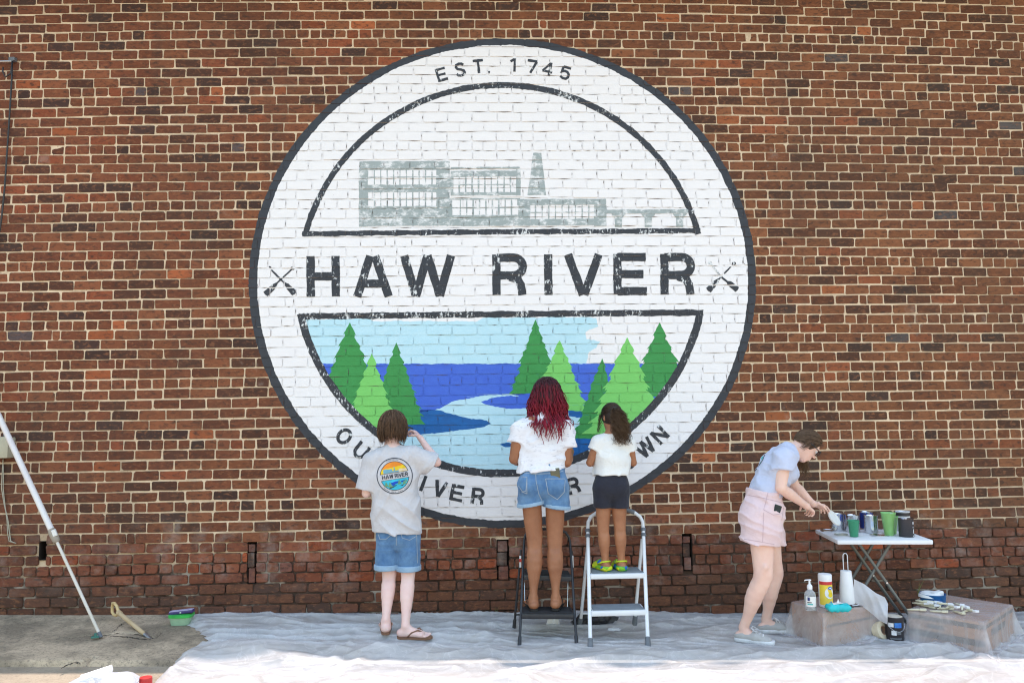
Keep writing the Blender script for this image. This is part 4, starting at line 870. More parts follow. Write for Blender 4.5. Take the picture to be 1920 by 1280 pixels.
crumple('dark_bag', gp(1118, 1172)+V(0, .08, 0), .13, .075, 'black bag lying at the wall behind the white ladder', 'bag', M_BMET, 9)

# ================================================================== LEFT SIDE
# extension pole leaning to the left against the wall
A = atg(188, 1197); A = V(A[0], A[1], zg(A[0])+.02); Cc = at(101, 1003, -.44); dirn = nrm(Cc-A); tt_ = (-.03-A[1])/dirn[1]; TOP = A+dirn*min(tt_, 3.2)
t = empty('extension_pole', A, 'long white extension pole leaning against the wall at far left', 'pole')
M_POLE = mat('white_fibreglass', (.75, .72, .70), .4, (.68, .62, .62), 4); M_POLE2 = mat('pale_pole', (.62, .55, .45), .5, (.7, .66, .62), 6, stretch=(1, 1, .4))
MB().tube([A, Cc], .011, 12).build('inner_tube', M_POLE2, t, sharp=40); MB().tube([Cc, TOP], .0215, 14).build('outer_tube', M_POLE, t, sharp=40)
MB().tube([Cc-dirn*.06, Cc-dirn*.045, Cc+dirn*.02, Cc+dirn*.05], [.017, .026, .029, .024], 14).build('lock_collar', mat('tan_collar', (.38, .32, .26), .6), t, sharp=50)
MB().box(Cc+V(.014, -.02, .02), (.03, .018, .05), roty(-.4), .004).build('lock_lever', M_STICK, t)
MB().tube([A-dirn*.012, A+dirn*.03], .014, 10).build('end_tip', M_GRIP, t, sharp=40)
g_ = atg(178, 1199); o = MB().box((g_[0], g_[1], zg(g_[0])+.02), (.05, .03, .012), rotz(.3), .003).box((g_[0]+.004, g_[1]-.004, zg(g_[0])+.03), (.018, .012, .035), rotz(.3), .003).build('green_clip', mat('green_clip', (.06, .2, .16), .5)); tag(o, 'small green plastic clip on the ground at the foot of the pole', 'clip')
# D-handled garden tool stuck in the crack
A = atg(284, 1196); A = V(A[0], A[1], zg(A[0])-.01); G1 = at(224, 1149, -.22); d = nrm(G1-A); t = empty('digging_tool', A, 'wooden D-handled digging tool standing slanted in the pavement crack', 'garden tool')
MB().tube([A+d*.10, A+d*.16, G1], [.0125, .015, .016], 12).build('shaft', M_WOODP, t, sharp=40); MB().tube([A, A+d*.11], [.009, .0155], 10).build('steel_socket', mat('steel', (.5, .52, .55), .35, metal=.8), t, sharp=40)
u = nrm(np.cross(d, V(0, 1, .15))); E = G1+d*.01; gp_ = []
for s, f in ((0, 0), (.035, .045), (.045, .09), (.035, .125), (0, .13), (-.035, .125), (-.045, .09), (-.035, .045), (0, 0)): gp_.append(E+u*s+d*f)
MB().tube(gp_, .011, 10, False).build('d_grip', mat('pale_yellow_grip', (.70, .52, .26), .55, (.6, .42, .2), 10), t, True); MB().tube([G1-d*.015, G1+d*.02], .02, 12).build('collar', M_WOODP, t, sharp=40)
# green tub with purple brush
p = atg(340, 1172); p = V(p[0], p[1], zg(p[0])+.012); t = empty('plastic_tub', p, 'clear tub with bright green rim on the edge of the sheet', 'tub')
def rtub(mb, w0, d0, w1, d1, z0, z1, th=None, n=32):
    vs = []
    for (w_, d_, z_) in ((w0, d0, z0), (w1, d1, z1)):
        for k in range(n): a = 2*PI*k/n; c_, s_ = math.cos(a), math.sin(a); vs.append(p+V(w_*math.copysign(abs(c_)**.45, c_), d_*math.copysign(abs(s_)**.45, s_), z_))
    return mb.add(vs, [(k, (k+1) % n, n+(k+1) % n, n+k) for k in range(n)]+[tuple(range(n))[::-1], tuple(n+k for k in range(n))])
rtub(MB(), .068, .05, .08, .06, 0, .055).build('tub_body', cupm('frosted_green', (.42, .62, .42), .25), t, sharp=50); rtub(MB(), .085, .065, .086, .066, .056, .074).build('rim', mat('bright_green', (.06, .55, .10), .4), t, sharp=50)
pb = p+V(.0, 0, .088); t2 = empty('scrub_brush', pb, 'purple block brush lying on the green-rimmed tub', 'brush'); MB().box(pb, (.18, .05, .022), roty(-.09), .006).build('brush_back', mat('purple_plastic', (.06, .035, .16), .4), t2, sharp=40); MB().box(pb+V(0, 0, .0125), (.17, .045, .004), roty(-.09), .001).build('pale_edge', mat('lilac', (.5, .45, .65), .5), t2)
MB().box(pb+V(0, -.026, 0), (.012, .003, .008), roty(-.09), .001).build('badge', M_STICK, t2)
# plastic bag in the foreground
p = atg(208, 1290); p = V(p[0], p[1], zg(p[0])-.03); bag = crumple('shopping_bag', p, .19, .10, 'translucent white shopping bag lying in the sun at lower left', 'bag', plastic('bag_plastic', .25, (.7, .7, .74)), 21)
pb = p+V(-.10, .03, .10); o = MB().box(pb, (.17, .07, .03), rotz(.25)@roty(-.25)@rotx(.2), .003).build('white_carton', M_PAPER); tag(o, 'flat white carton lying on the shopping bag', 'carton')
pr = p+V(.185, .03, .03); o = MB().lathe([(.03, 0), (.036, .004), (.036, .04), (.034, .05), (.02, .054), (.001, .054)], pr, 24).build('red_cap', M_REDP, sharp=40); tag(o, 'bright red cap beside the shopping bag', 'cap')
# meter box, wires and cable
p = at(4, 839, -.055); t = empty('junction_box', p, 'beige electrical junction box on the wall at the left edge', 'junction box')
M_BEI = mat('beige_enamel', (.50, .47, .36), .55, (.42, .39, .3), 8); MB().box(p, (.15, .10, .16), None, .008).build('box_body', M_BEI, t, sharp=40); MB().box(p+V(0, -.054, .005), (.155, .012, .165), None, .004).build('cover', M_BEI, t, sharp=40); MB().tube([p+V(.03, -.02, .08), p+V(.03, -.02, .105)], .014, 10).build('conduit_nut', M_GRIP, t, sharp=40)
M_WIRE = mat('pale_wire', (.45, .42, .34), .6); pts = [at(x, y, -.014) for x, y in ((6, 860), (4, 890), (3, 915), (8, 945), (15, 975), (18, 1000), (20, 1014), (30, 1018))]
o = MB().tube(pts, .0045, 6).build('wire', M_WIRE, None, True); tag(o, 'pale wire running down from the junction box', 'wire'); pts = [p_+V(.014*math.sin(i*.9), -.002, 0) for i, p_ in enumerate(pts)]
o = MB().tube(pts, .0035, 6).build('wire', M_WIRE, None, True); tag(o, 'second, thinner wire twisting beside the pale wire', 'wire')
pts = [at(x, y, -.03) for x, y in ((23, 112), (22, 150), (18, 215), (13, 290), (9, 350), (4, 400), (0, 430), (-20, 520), (-40, 640))]
t = empty('cable', at(23, 112, -.01), 'black cable hanging from a wall bracket at upper left', 'cable'); MB().tube(pts, .007, 8).build('cable_run', M_BMET, t, True)
MB().tube([at(-30, 116, -.03), at(24, 115, -.03)], .006, 8).build('bracket_arm', M_TIN, t, True); MB().box(at(24, 112, -.02), (.05, .04, .03), None, .004).build('insulator', M_GRIP, t)
MB().tube([at(x, y, -.035) for x, y in ((23, 120), (20, 138), (10, 145), (5, 135), (6, 126))], .006, 8).build('loop', M_BMET, t, True)
# weeds at the foot of the wall
M_WEED = mat('weed_green', (.10, .14, .03), .7, (.16, .17, .05), 20)
for k, (x, y, hh) in enumerate(((930, 1157, .11), (755, 1162, .07), (1722, 1118, .16), (896, 1160, .05))):
    if k == 2: q = at(x, y, -.01)
    else: q = at(x, y, -.012)
    mb = MB(); random.seed(k)
    for b_ in range(5):
        a = random.uniform(-.5, .5); L = hh*random.uniform(.5, 1); w_ = .0025; pts = [q+V(a*L*s*s, -.01*s, L*s) for s in (0, .4, .75, 1)]
        mb.add([p_+V(sg*w_*(1-i/3.2), 0, 0) for i, p_ in enumerate(pts) for sg in (-1, 1)], [(0, 1, 3, 2), (2, 3, 5, 4), (4, 5, 7, 6)])
    o = mb.build('weed', M_WEED); tag(o, ['grass tuft at the wall foot left of the black ladder', 'small grass tuft at the wall foot beside the boy', 'tall thin weed on the wall above the stick brushes', 'tiny weed at the wall foot midway between boy and black ladder'][k], 'weed')
print('props', round(time.time()-T0, 1))
# ================================================================== PEOPLE: signed-distance bodies, meshed with surface nets
class Field:
    def __init__(s, lo, hi, h):
        s.lo = np.array(lo, float); s.h = h; s.n = np.ceil((np.array(hi)-s.lo)/h).astype(int)+1
        s.ax = [s.lo[i]+h*np.arange(s.n[i]) for i in range(3)]; s.D = np.full(s.n, .12, np.float32)
    def sl(s, lo, hi):
        a = np.clip(np.floor((np.array(lo)-s.lo)/s.h).astype(int), 0, s.n-1); b = np.clip(np.ceil((np.array(hi)-s.lo)/s.h).astype(int)+1, 1, s.n)
        return tuple(slice(a[i], max(b[i], a[i]+1)) for i in range(3))
    def grid(s, q): return np.stack(np.meshgrid(*[s.ax[i][q[i]] for i in range(3)], indexing='ij'), -1)
    def put(s, lo, hi, fn, k=.02, cuts=(), sub=False):
        m = k+.02; q = s.sl(np.array(lo)-m, np.array(hi)+m); P = s.grid(q); d = fn(P)
        for c, n in cuts: d = np.maximum(d, (P-np.array(c)) @ np.array(n))
        A = s.D[q]
        if sub: s.D[q] = np.maximum(A, -d)
        elif k <= 1e-6: s.D[q] = np.minimum(A, d)
        else: t = np.clip(.5+.5*(d-A)/k, 0, 1); s.D[q] = d*(1-t)+A*t-k*t*(1-t)
        return s
    def cap(s, a, b, ra, rb, k=.02, cuts=(), sub=False):
        a, b = np.array(a, float), np.array(b, float); r = max(ra, rb); ab = b-a; L = max(ab @ ab, 1e-9)
        def fn(P): t = np.clip(((P-a) @ ab)/L, 0, 1); return np.linalg.norm(P-a-t[..., None]*ab, axis=-1)-(ra+(rb-ra)*t)
        return s.put(np.minimum(a, b)-r, np.maximum(a, b)+r, fn, k, cuts, sub)
    def els(s, a, b, r0, r1, w, k=.02, cuts=()):
        """segment with elliptic section: r = (half width along w, half depth)"""
        a, b = np.array(a, float), np.array(b, float); ab = b-a; L = max(np.linalg.norm(ab), 1e-6); x = ab/L; u = np.array(w, float); u = nrm(u-x*(u @ x)); v = np.cross(x, u); R = max(*r0, *r1)
        def fn(P):
            q = P-a; t = np.clip((q @ x)/L, 0, 1); q = q-t[..., None]*ab; W = r0[0]+(r1[0]-r0[0])*t; Dp = r0[1]+(r1[1]-r0[1])*t; m = np.minimum(W, Dp)
            return (np.sqrt(((q @ u)/W)**2+((q @ v)/Dp)**2+((q @ x)/m)**2)-1)*m
        return s.put(np.minimum(a, b)-R, np.maximum(a, b)+R, fn, k, cuts)
    def ell(s, c, r, R=None, k=.02, cuts=(), sub=False):
        c = np.array(c, float); r = np.array(r, float); R = np.eye(3) if R is None else np.array(R)
        def fn(P):
            q = (P-c) @ R; k0 = np.linalg.norm(q/r, axis=-1); k1 = np.linalg.norm(q/(r*r), axis=-1)+1e-9; return k0*(k0-1)/k1
        return s.put(c-r.max(), c+r.max(), fn, k, cuts, sub)
    def cut(s, c, n): s.D = np.maximum(s.D, ((s.grid((slice(None),)*3)-np.array(c)) @ np.array(n)).astype(np.float32)); return s
    def folds(s, fn, band=.03):
        i = np.nonzero(np.abs(s.D) < band); P = np.stack([s.ax[k][i[k]] for k in range(3)], 1); s.D[i] += fn(P).astype(np.float32); return s
    def mesh(s):
        D = s.D; n = s.n-1; S = np.zeros((*n, 3), np.float32); C = np.zeros(n, np.float32); edges = []
        for ax in range(3):
            a = [slice(None)]*3; b = [slice(None)]*3; a[ax] = slice(0, -1); b[ax] = slice(1, None); d0, d1 = D[tuple(a)], D[tuple(b)]
            idx = np.argwhere((d0 < 0) != (d1 < 0)); o1, o2 = [k for k in range(3) if k != ax]
            ok = (idx[:, o1] > 0) & (idx[:, o1] < n[o1]) & (idx[:, o2] > 0) & (idx[:, o2] < n[o2]); idx = idx[ok]; i = tuple(idx.T); t = d0[i]/(d0[i]-d1[i]); pos = idx.astype(np.float32); pos[:, ax] += t
            cells = []
            for e1, e2 in ((0, 0), (1, 0), (1, 1), (0, 1)):
                c = idx.copy(); c[:, o1] -= e1; c[:, o2] -= e2; np.add.at(S, tuple(c.T), pos); np.add.at(C, tuple(c.T), 1); cells.append(c)
            edges.append((cells, d0[i] < 0, ax))
        ids = np.full(n, -1, np.int64); act = C > 0; ids[act] = np.arange(act.sum()); v = S[act]/C[act][:, None]*s.h+s.lo; Q = []
        for cells, neg, ax in edges:
            q = np.stack([ids[tuple(c.T)] for c in cells], 1); flip = neg if ax != 1 else ~neg; q[flip] = q[flip][:, ::-1]; Q.append(q)
        return v.astype(np.float64), np.concatenate(Q)
    def build(s, name, m, parent=None): v, q = s.mesh(); return np_mesh(name, v, q, m, parent, True)

def skin(name, c, c2):
    m, t, b = nodes(name); k = mixc(t, ramp(t, noise(t, 9, 4, .6), .3, .7), c, c2); t.links.new(k, b.inputs['Base Color'])
    b.inputs['Roughness'].default_value = .5; b.inputs['Subsurface Weight'].default_value = .12; b.inputs['Subsurface Radius'].default_value = (.02, .008, .005); b.inputs['Specular IOR Level'].default_value = .35
    bump(t, b, noise(t, 260, 3, .6), .08, .002); return m
def cloth(name, c, c2, scale=7, weave=700, bm_=.25):
    m, t, b = nodes(name); k = mixc(t, ramp(t, noise(t, scale, 5, .65), .32, .7), c, c2); k = mixc(t, ramp(t, noise(t, weave, 2, .5), .35, .7, 0, .18), k, tuple(x*.6 for x in c)); t.links.new(k, b.inputs['Base Color'])
    b.inputs['Roughness'].default_value = .9; b.inputs['Specular IOR Level'].default_value = .2; b.inputs['Sheen Weight'].default_value = .15; bump(t, b, mth(t, 'ADD', mth(t, 'MULTIPLY', noise(t, weave*.6, 2), .12), mth(t, 'ADD', mth(t, 'MULTIPLY', noise(t, 30, 3, .55, dist=1.2), .5), noise(t, 11, 3, .5, dist=1.5))), bm_*2.2, .014); return m
def hairm(name):
    m, t, b = nodes(name); t.links.new(attr(t), b.inputs['Base Color']); b.inputs['Roughness'].default_value = .5; b.inputs['Specular IOR Level'].default_value = .25; return m
M_HAIR = hairm('hair')

def head(F, c, f, up, s=1.0, neck=None, nr=.052):
    f = nrm(f); up = nrm(np.array(up)-f*(np.array(up) @ f)); r = np.cross(f, up); R = np.array([r, f, up]).T; c = np.array(c)
    F.ell(c+(up*.02-f*.008)*s, V(.074, .094, .09)*s, R, .01); F.ell(c+(-up*.045+f*.022)*s, V(.057, .066, .074)*s, R, .03*s)
    F.cap(c+(-up*.1+f*.052)*s-r*.012*s, c+(-up*.1+f*.052)*s+r*.012*s, .021*s, .021*s, .025*s)
    F.cap(c+(f*.082+up*.008)*s, c+(f*.104-up*.03)*s, .007*s, .0115*s, .012*s); F.cap(c+(f*.078+up*.02-r*.035)*s, c+(f*.078+up*.02+r*.035)*s, .011*s, .011*s, .015*s)
    F.cap(c+(f*.083-up*.064-r*.018)*s, c+(f*.083-up*.064+r*.018)*s, .008*s, .008*s, .008*s); F.cap(c+(f*.080-up*.076-r*.014)*s, c+(f*.080-up*.076+r*.014)*s, .009*s, .009*s, .008*s)
    for sg in (-1, 1):
        F.ell(c+(r*sg*.031+f*.083+up*.0)*s, V(.013, .011, .009)*s, R, .0, sub=True); F.ell(c+(r*sg*.074-up*.012-f*.008)*s, V(.010, .019, .031)*s, R, .008); F.ell(c+(r*sg*.084-up*.010-f*.004)*s, V(.006, .009, .016)*s, R, .0, sub=True)
    if neck is not None: F.cap(c+(-up*.07-f*.022)*s, neck, nr*.95, nr*1.08, .035)
    return f, up, r
def eyes(c, f, up, r, s, parent, iris):
    for sg in (-1, 1):
        p = np.array(c)+(r*sg*.031+f*.0765)*s; e = MB().lathe([(.0125*s*math.sin(a), .0125*s*math.cos(a)) for a in np.linspace(.02, PI-.02, 9)], p, 12, frame(f), cap=False).build('eye', mat('eye_white', (.75, .72, .7), .2), parent, True)
        MB().lathe([(.001, .0128*s), (.0055*s, .0118*s)], p, 10, frame(f), cap=False).build('iris', iris, e)
def hand(F, w, d, pn, th, s=1.0, curl=(.5, .5, .55, .6), tc=.4):
    """w wrist, d finger direction, pn the way the palm faces, th the thumb side"""
    d = nrm(d); pn = nrm(np.array(pn)-d*(np.array(pn) @ d)); u = np.cross(d, pn); u = u if u @ np.array(th) > 0 else -u
    F.els(w, np.array(w)+d*.082*s, (.027*s, .019*s), (.041*s, .014*s), u, .015)
    for k, (o, L) in enumerate(((.030, .070), (.010, .078), (-.011, .072), (-.030, .056))):
        p = np.array(w)+(d*.078+u*o)*s; a = curl[k]*.6; r = .0088*s
        for q, fr in enumerate((.45, .32, .25)):
            dd = nrm(d*math.cos(a)+pn*math.sin(a)+u*o*1.5*(q == 0)); p2 = p+dd*L*fr*s; F.cap(p, p2, r, r*.9, .004); p = p2; r *= .9; a += curl[k]
    p = np.array(w)+(d*.025+u*.034)*s; dd = nrm(d*.65+u*.6+pn*tc); p2 = p+dd*.042*s; F.cap(np.array(w)+d*.015*s, p, .014*s, .013*s, .012); F.cap(p, p2, .0115*s, .010*s, .006); F.cap(p2, p2+nrm(d*.9+u*.1+pn*(tc+.3))*.03*s, .010*s, .008*s, .004)
def foot(F, ank, toe_dir, gz, s=1.0, toes=True):
    """bare foot standing at height gz under the ankle"""
    d = nrm(V(toe_dir[0], toe_dir[1], 0)); a = np.array(ank, float); n = V(-d[1], d[0], 0); h = V(a[0], a[1], gz)
    F.ell(h-d*.034*s+V(0, 0, .026*s), V(.030, .030, .028)*s, None, .015); F.cap(a, h+V(0, 0, .045*s), .0275*s, .031*s, .012); F.ell(a+n*.024*s-V(0, 0, .004), V(.009, .011, .012)*s, None, .01); F.ell(a-n*.024*s-V(0, 0, .004), V(.009, .011, .012)*s, None, .01)
    F.els(h+V(0, 0, .045*s)+d*.01*s, h+d*.115*s+V(0, 0, .02*s), (.031*s, .036*s), (.043*s, .019*s), n, .025); F.els(h-d*.02*s+V(0, 0, .02*s), h+d*.12*s+V(0, 0, .015*s), (.031*s, .02*s), (.042*s, .015*s), n, .02)
    if toes:
        for o, L, r in ((.030, .052, .0125), (.011, .05, .0095), (-.005, .045, .009), (-.02, .038, .0088), (-.034, .03, .0085)): F.cap(h+d*.12*s+n*o*s+V(0, 0, r*s), h+d*(.12+L)*s+n*o*.95*s+V(0, 0, r*s*.9), r*s, r*s*.85, .006)
def leg(F, hip, knee, ank, s=1.0, th=.078, kn=.05, cf=.052, an=.031, back=(0, -1, 0)):
    hip, knee, ank = map(np.array, (hip, knee, ank)); b = np.array(back, float); k1 = hip+(knee-hip)*.55
    F.cap(hip, k1, th*s, (kn*.45+th*.55)*s, .02); F.cap(k1, knee+(hip-knee)*.06, (kn*.45+th*.55)*s, kn*s, .006); F.cap(knee+(hip-knee)*.06, knee+(ank-knee)*.1, kn*s, kn*.95*s, .006)
    pr = [(.1, .95*kn, .0), (.2, .5*kn+.5*cf, .006), (.32, cf, .010), (.45, cf*.95, .009), (.62, cf*.45+an*.6, .004), (.8, an*1.12, 0), (1.0, an, 0)]
    for (t0, r0, o0), (t1, r1, o1) in zip(pr[:-1], pr[1:]): F.cap(knee+(ank-knee)*t0+b*o0*s, knee+(ank-knee)*t1+b*o1*s, r0*s, r1*s, .004)
    ax = nrm(ank-knee); lat = nrm(np.cross(ax, b))
    for sg in (-1, 1):
        F.cap(knee+(ank-knee)*.17+(b*.016+lat*sg*.020)*s, knee+(ank-knee)*(.40+.03*sg)+(b*.014+lat*sg*.020)*s, cf*.5*s, cf*.42*s, .018); F.cap(knee-ax*.10*s+b*kn*.42*s+lat*sg*kn*.5*s, knee+ax*.05*s+b*kn*.62*s+lat*sg*kn*.55*s, .016*s, .010*s, .022)
    F.cap(knee+(ank-knee)*.7+b*an*.55*s, ank+b*an*.85*s, .012*s, .010*s, .014); F.cap(knee+(hip-knee)*.12-b*kn*.25, knee-ax*0-b*kn*.35, kn*.72*s, kn*.62*s, .02)
def arm(F, sh, el, wr, s=1.0, a=.045, b=.034, c=.0235):
    sh, el, wr = map(np.array, (sh, el, wr)); m = sh+(el-sh)*.55; F.cap(sh, m, a*s, a*.93*s, .025); F.cap(m, el, a*.93*s, b*s, .006); F.cap(el, el+(wr-el)*.3, b*.97*s, b*1.06*s, .008); F.cap(el+(wr-el)*.3, el+(wr-el)*.8, b*1.06*s, c*1.05*s, .005); F.cap(el+(wr-el)*.8, wr, c*1.05*s, c*s, .004)
def tubes(name, strands, m, parent, n=4):
    """strands: list of (points (k,3), radii, colours (k,3))"""
    Vv, Q, T = [], [], []; off = 0
    for P, r, c in strands:
        P = np.asarray(P); k = len(P); t = np.gradient(P, axis=0); t /= np.linalg.norm(t, axis=1)[:, None]+1e-9; u = np.cross(t, V(.31, .2, .93)); u /= np.linalg.norm(u, axis=1)[:, None]+1e-9; w_ = np.cross(t, u)
        a = np.arange(n)*2*PI/n; ring = P[:, None]+np.asarray(r)[:, None, None]*(np.cos(a)[None, :, None]*u[:, None]+np.sin(a)[None, :, None]*w_[:, None]); Vv.append(ring.reshape(-1, 3)); T.append(np.repeat(np.asarray(c), n, 0))
        i = np.arange((k-1)*n).reshape(k-1, n); j = np.roll(i, -1, 1); Q.append((np.stack([i, j, j+n, i+n], -1).reshape(-1, 4))+off); off += k*n
    return np_mesh(name, np.concatenate(Vv), np.concatenate(Q), m, parent, True, np.concatenate(T))
def fall_strand(c, R, rad, th0, ph, th1, zend, n=14, puff=.0, sway=0, lift=1.0):
    """hair running over the head ellipsoid (frame R: right, front, up) from polar angle th0 to th1, then hanging down to world height zend"""
    P = []
    for t in np.linspace(0, 1, n//2+1): a = th0+(th1-th0)*t; k = 1+puff*t; q = V(rad[0]*math.sin(a)*math.sin(ph), rad[1]*math.sin(a)*math.cos(ph), rad[2]*math.cos(a))*k; P.append(c+R @ q)
    p = P[-1].copy(); L = p[2]-zend; q = p-c; o = nrm(V(q[0], q[1], 0))
    if L > .01:
        for t in np.linspace(0, 1, n//2+1)[1:]: P.append(p+V(0, 0, -L*t)+o*(sway*math.sin(t*PI*.9)-.02*lift*t*t))
    return np.array(P)
class Proj:
    """lays flat shapes drawn in photo pixels on a surface along the line of sight"""
    def __init__(s, objs):
        vs, fs = [], []
        for o in objs: n = len(vs); vs += [v.co[:] for v in o.data.vertices]; fs += [tuple(i+n for i in p.vertices) for p in o.data.polygons]
        s.t = BVHTree.FromPolygons(vs, fs)
    def pt(s, x, y, off=.0015):
        d = nrm(CF+CR*(x-960)/FPX-CU*(y-640)/FPX); h = s.t.ray_cast(Vector(CAM), Vector(d))
        return None if h[0] is None else np.array(h[0])-d*off
    def decal(s, name, polys, m, parent, off=.0015, cell=3.0):
        Vv, Ff = [], []
        for P in polys:
            for tr in tessellate_polygon([[Vector((p[0], p[1], 0)) for p in P]]):
                T = [tuple(P[i]) for i in tr]; x0, x1 = min(p[0] for p in T), max(p[0] for p in T); y0, y1 = min(p[1] for p in T), max(p[1] for p in T)
                for gx in np.arange(math.floor(x0/cell)*cell, x1, cell):
                    for gy in np.arange(math.floor(y0/cell)*cell, y1, cell):
                        C = clip_convex(T, [(gx, gy), (gx+cell, gy), (gx+cell, gy+cell), (gx, gy+cell)])
                        if len(C) < 3: continue
                        W = [s.pt(p[0], p[1], off) for p in C]
                        if any(w_ is None for w_ in W): continue
                        n = len(Vv); Vv += W; Ff.append(tuple(range(n, n+len(W))))
        return mesh_obj(name, Vv, Ff, m, parent, True) if Ff else None
M_STITCH = mat('pale_stitching', (.36, .42, .5), .9)
DEN = cloth('blue_denim', (.055, .135, .29), (.16, .29, .47), 8, 500); DENC = cloth('denim_cuff', (.24, .37, .52), (.33, .46, .6), 14, 500)
M_PHONE = mat('phone_case', (.16, .13, .06), .35, (.10, .085, .05), 14); M_PHB = mat('dark_phone', (.015, .03, .035), .2)

# ------------------------------------------------------------------ the boy
def boy():
    Y = -.56; A = lambda x, y, d=0: at(x, y, Y+d)
    root = empty('person', (-.65, Y, sheet_z(-.65, Y)), 'person with brown bob in grey shirt and denim shorts painting with raised right hand', 'person', 'people painting the mural')
    hc = A(736, 801, .03); neck = A(735, 846, .0); f = V(.30, .93, .10)
    shL, shR = A(697, 865, .01), A(781, 857, .01); elL, wrL = A(687, 924, .0), A(712, 918, .22); elR, wrR = A(819, 866, .04), A(789, 822, .15)
    pel = A(746, 985); hipL, hipR = A(727, 1000), A(767, 1000); knL, knR = A(730, 1082, .0), A(765, 1082, -.02)
    gL, gR = gp(722, 1193), gp(757, 1197); zL, zR = gL[2]+.016, gR[2]+.016
    anL = V(gL[0]+.004, gL[1]+.01, zL+.075); anR = V(gR[0]+.012, gR[1], zR+.075)
    F = Field((-.98, -.86, -.03), (-.22, -.14, 1.72), .0065)
    fr = head(F, hc, f, V(0, -.1, 1), .97, neck, .05)
    F.els(A(736, 862), A(741, 930), (.15, .075), (.13, .085), (1, 0, 0), .03); F.els(A(741, 925), pel, (.125, .08), (.135, .085), (1, 0, 0), .03)
    F.cap(neck, shL, .05, .05, .04); F.cap(neck, shR, .05, .05, .04); arm(F, shL, elL, wrL, .95); arm(F, shR, elR, wrR, .95)
    hd = nrm(A(770, 799, .24)-wrR); hand(F, wrR, hd, nrm(V(-.8, .3, -.3)), (-.3, .3, 1), .95, (.75, .8, .85, .9), .9); hand(F, wrL, V(.2, .9, .1), V(1, 0, 0), (0, 0, 1), .95, (.6, .6, .6, .6))
    leg(F, hipL, knL, anL, 1, .070, .049, .047, .028); leg(F, hipR, knR, anR, 1, .070, .049, .047, .028); foot(F, anL, (-.12, 1), zL, .98); foot(F, anR, (1, -.10), zR, .98)
    body = F.build('body', skin('pale_skin', (.80, .56, .50), (.74, .48, .43)), root); eyes(hc, *fr, .97, root, mat('brown_iris', (.1, .05, .03), .3))
    # shirt
    F = Field((-.98, -.86, .60), (-.22, -.26, 1.50), .0065); X = (1, 0, 0)
    F.els(A(736, 862), A(738, 895), (.165, .085), (.172, .112), X, .02); F.els(A(738, 895), A(744, 950), (.168, .112), (.162, .118), X, .03); F.els(A(744, 950), A(746, 1010), (.162, .118), (.168, .124), X, .03)
    F.cap(neck+V(0, 0, -.005), shL+V(.01, 0, .005), .058, .06, .03); F.cap(neck+V(0, 0, -.005), shR+V(-.01, 0, .005), .058, .06, .03)
    sl = shL+(elL-shL)*.86; sr = shR+(elR-shR)*.78
    F.cap(shL, elL, .064, .080, .03, [(sl, nrm(elL-shL))]); F.cap(shR, elR+V(0, 0, -.03), .068, .086, .035, [(sr, nrm(elR-shR+V(0, 0, -.06)))])
    F.cut(A(746, 994), nrm(V(-.095, 0, -1))); F.ell(neck+V(0, .005, .03), (.058, .056, .05), None, 0, sub=True)
    def fold(P):
        q = P[:, 2]*1.0+P[:, 0]*.75; low = np.clip((1.12-P[:, 2])/.3, 0, 1)
        return -.017*(.35+.65*low)*(1-np.abs(vnoise(np.c_[q*8, P[:, 0]*2.5, P[:, 1]*3], 1, 3)))**4-.011*(1-np.abs(vnoise(np.c_[P[:, 2]*5-P[:, 0]*9, P[:, 0]*2, P[:, 1]*4], 1, 44)))**5+.004*vnoise(P, 8, 4)-.008*np.exp(-((P[:, 0]+.42-.9*(P[:, 2]-1.22))/.02)**2)*np.clip(1-np.abs(P[:, 2]-1.22)/.1, 0, 1)
    F.folds(fold); shirt = F.build('shirt', cloth('grey_shirt', (.60, .58, .60), (.54, .52, .54), 12), root)
    # shorts
    F = Field((-.98, -.84, .30), (-.34, -.26, 1.02), .0065); cp_ = A(747, 1018)
    F.els(A(746, 975), A(747, 1005), (.146, .108), (.150, .112), X, .02)
    hl, hr = A(724, 1062), A(766, 1064)
    F.els(hipL+V(.0, 0, 0), A(725, 1080), (.082, .095), (.084, .09), X, .012, [(hl, nrm(V(.0, 0, -1)))]); F.els(hipR, A(766, 1082), (.082, .095), (.084, .09), X, .012, [(hr, nrm(V(0, 0, -1)))])
    F.cut(A(746, 972), V(0, 0, 1)); F.folds(lambda P: .004*vnoise(P*np.array([1, 1, 2.2]), 11, 6)-.005*(1-np.abs(vnoise(P*np.array([.6, 1, 2.6]), 8, 7)))**3)
    sh = F.build('shorts', DEN, root)
    F = Field((-.98, -.84, .34), (-.34, -.26, .74), .006); F.els(A(725, 1040), A(725, 1080), (.092, .103), (.092, .102), X, 0, [(A(725, 1066.5), V(0, 0, -1)), (A(725, 1056), V(0, 0, 1))]); F.els(A(766, 1040), A(766, 1080), (.092, .103), (.092, .102), X, 0, [(A(766, 1068.5), V(0, 0, -1)), (A(766, 1058), V(0, 0, 1))])
    F.build('cuff', DENC, sh)
    pj = Proj([sh])
    for P in ([(752, 998), (754, 1008), (768, 1012), (780, 1005), (784, 996)], [(709, 1001), (712, 1010), (724, 1010), (732, 1003)], [(781, 998), (783, 1055)], [(743, 998), (743, 1022)]): pj.decal('stitching', [stroke_poly(P, 1.1)], M_STITCH, sh)
    # print on the back
    pj = Proj([shirt]); c0 = np.array([740, 891.5]); th = math.radians(-9); ca, sa = math.cos(th), math.sin(th)
    T = lambda pts: [(c0[0]+x*ca-y*sa, c0[1]+x*sa+y*ca) for x, y in pts]
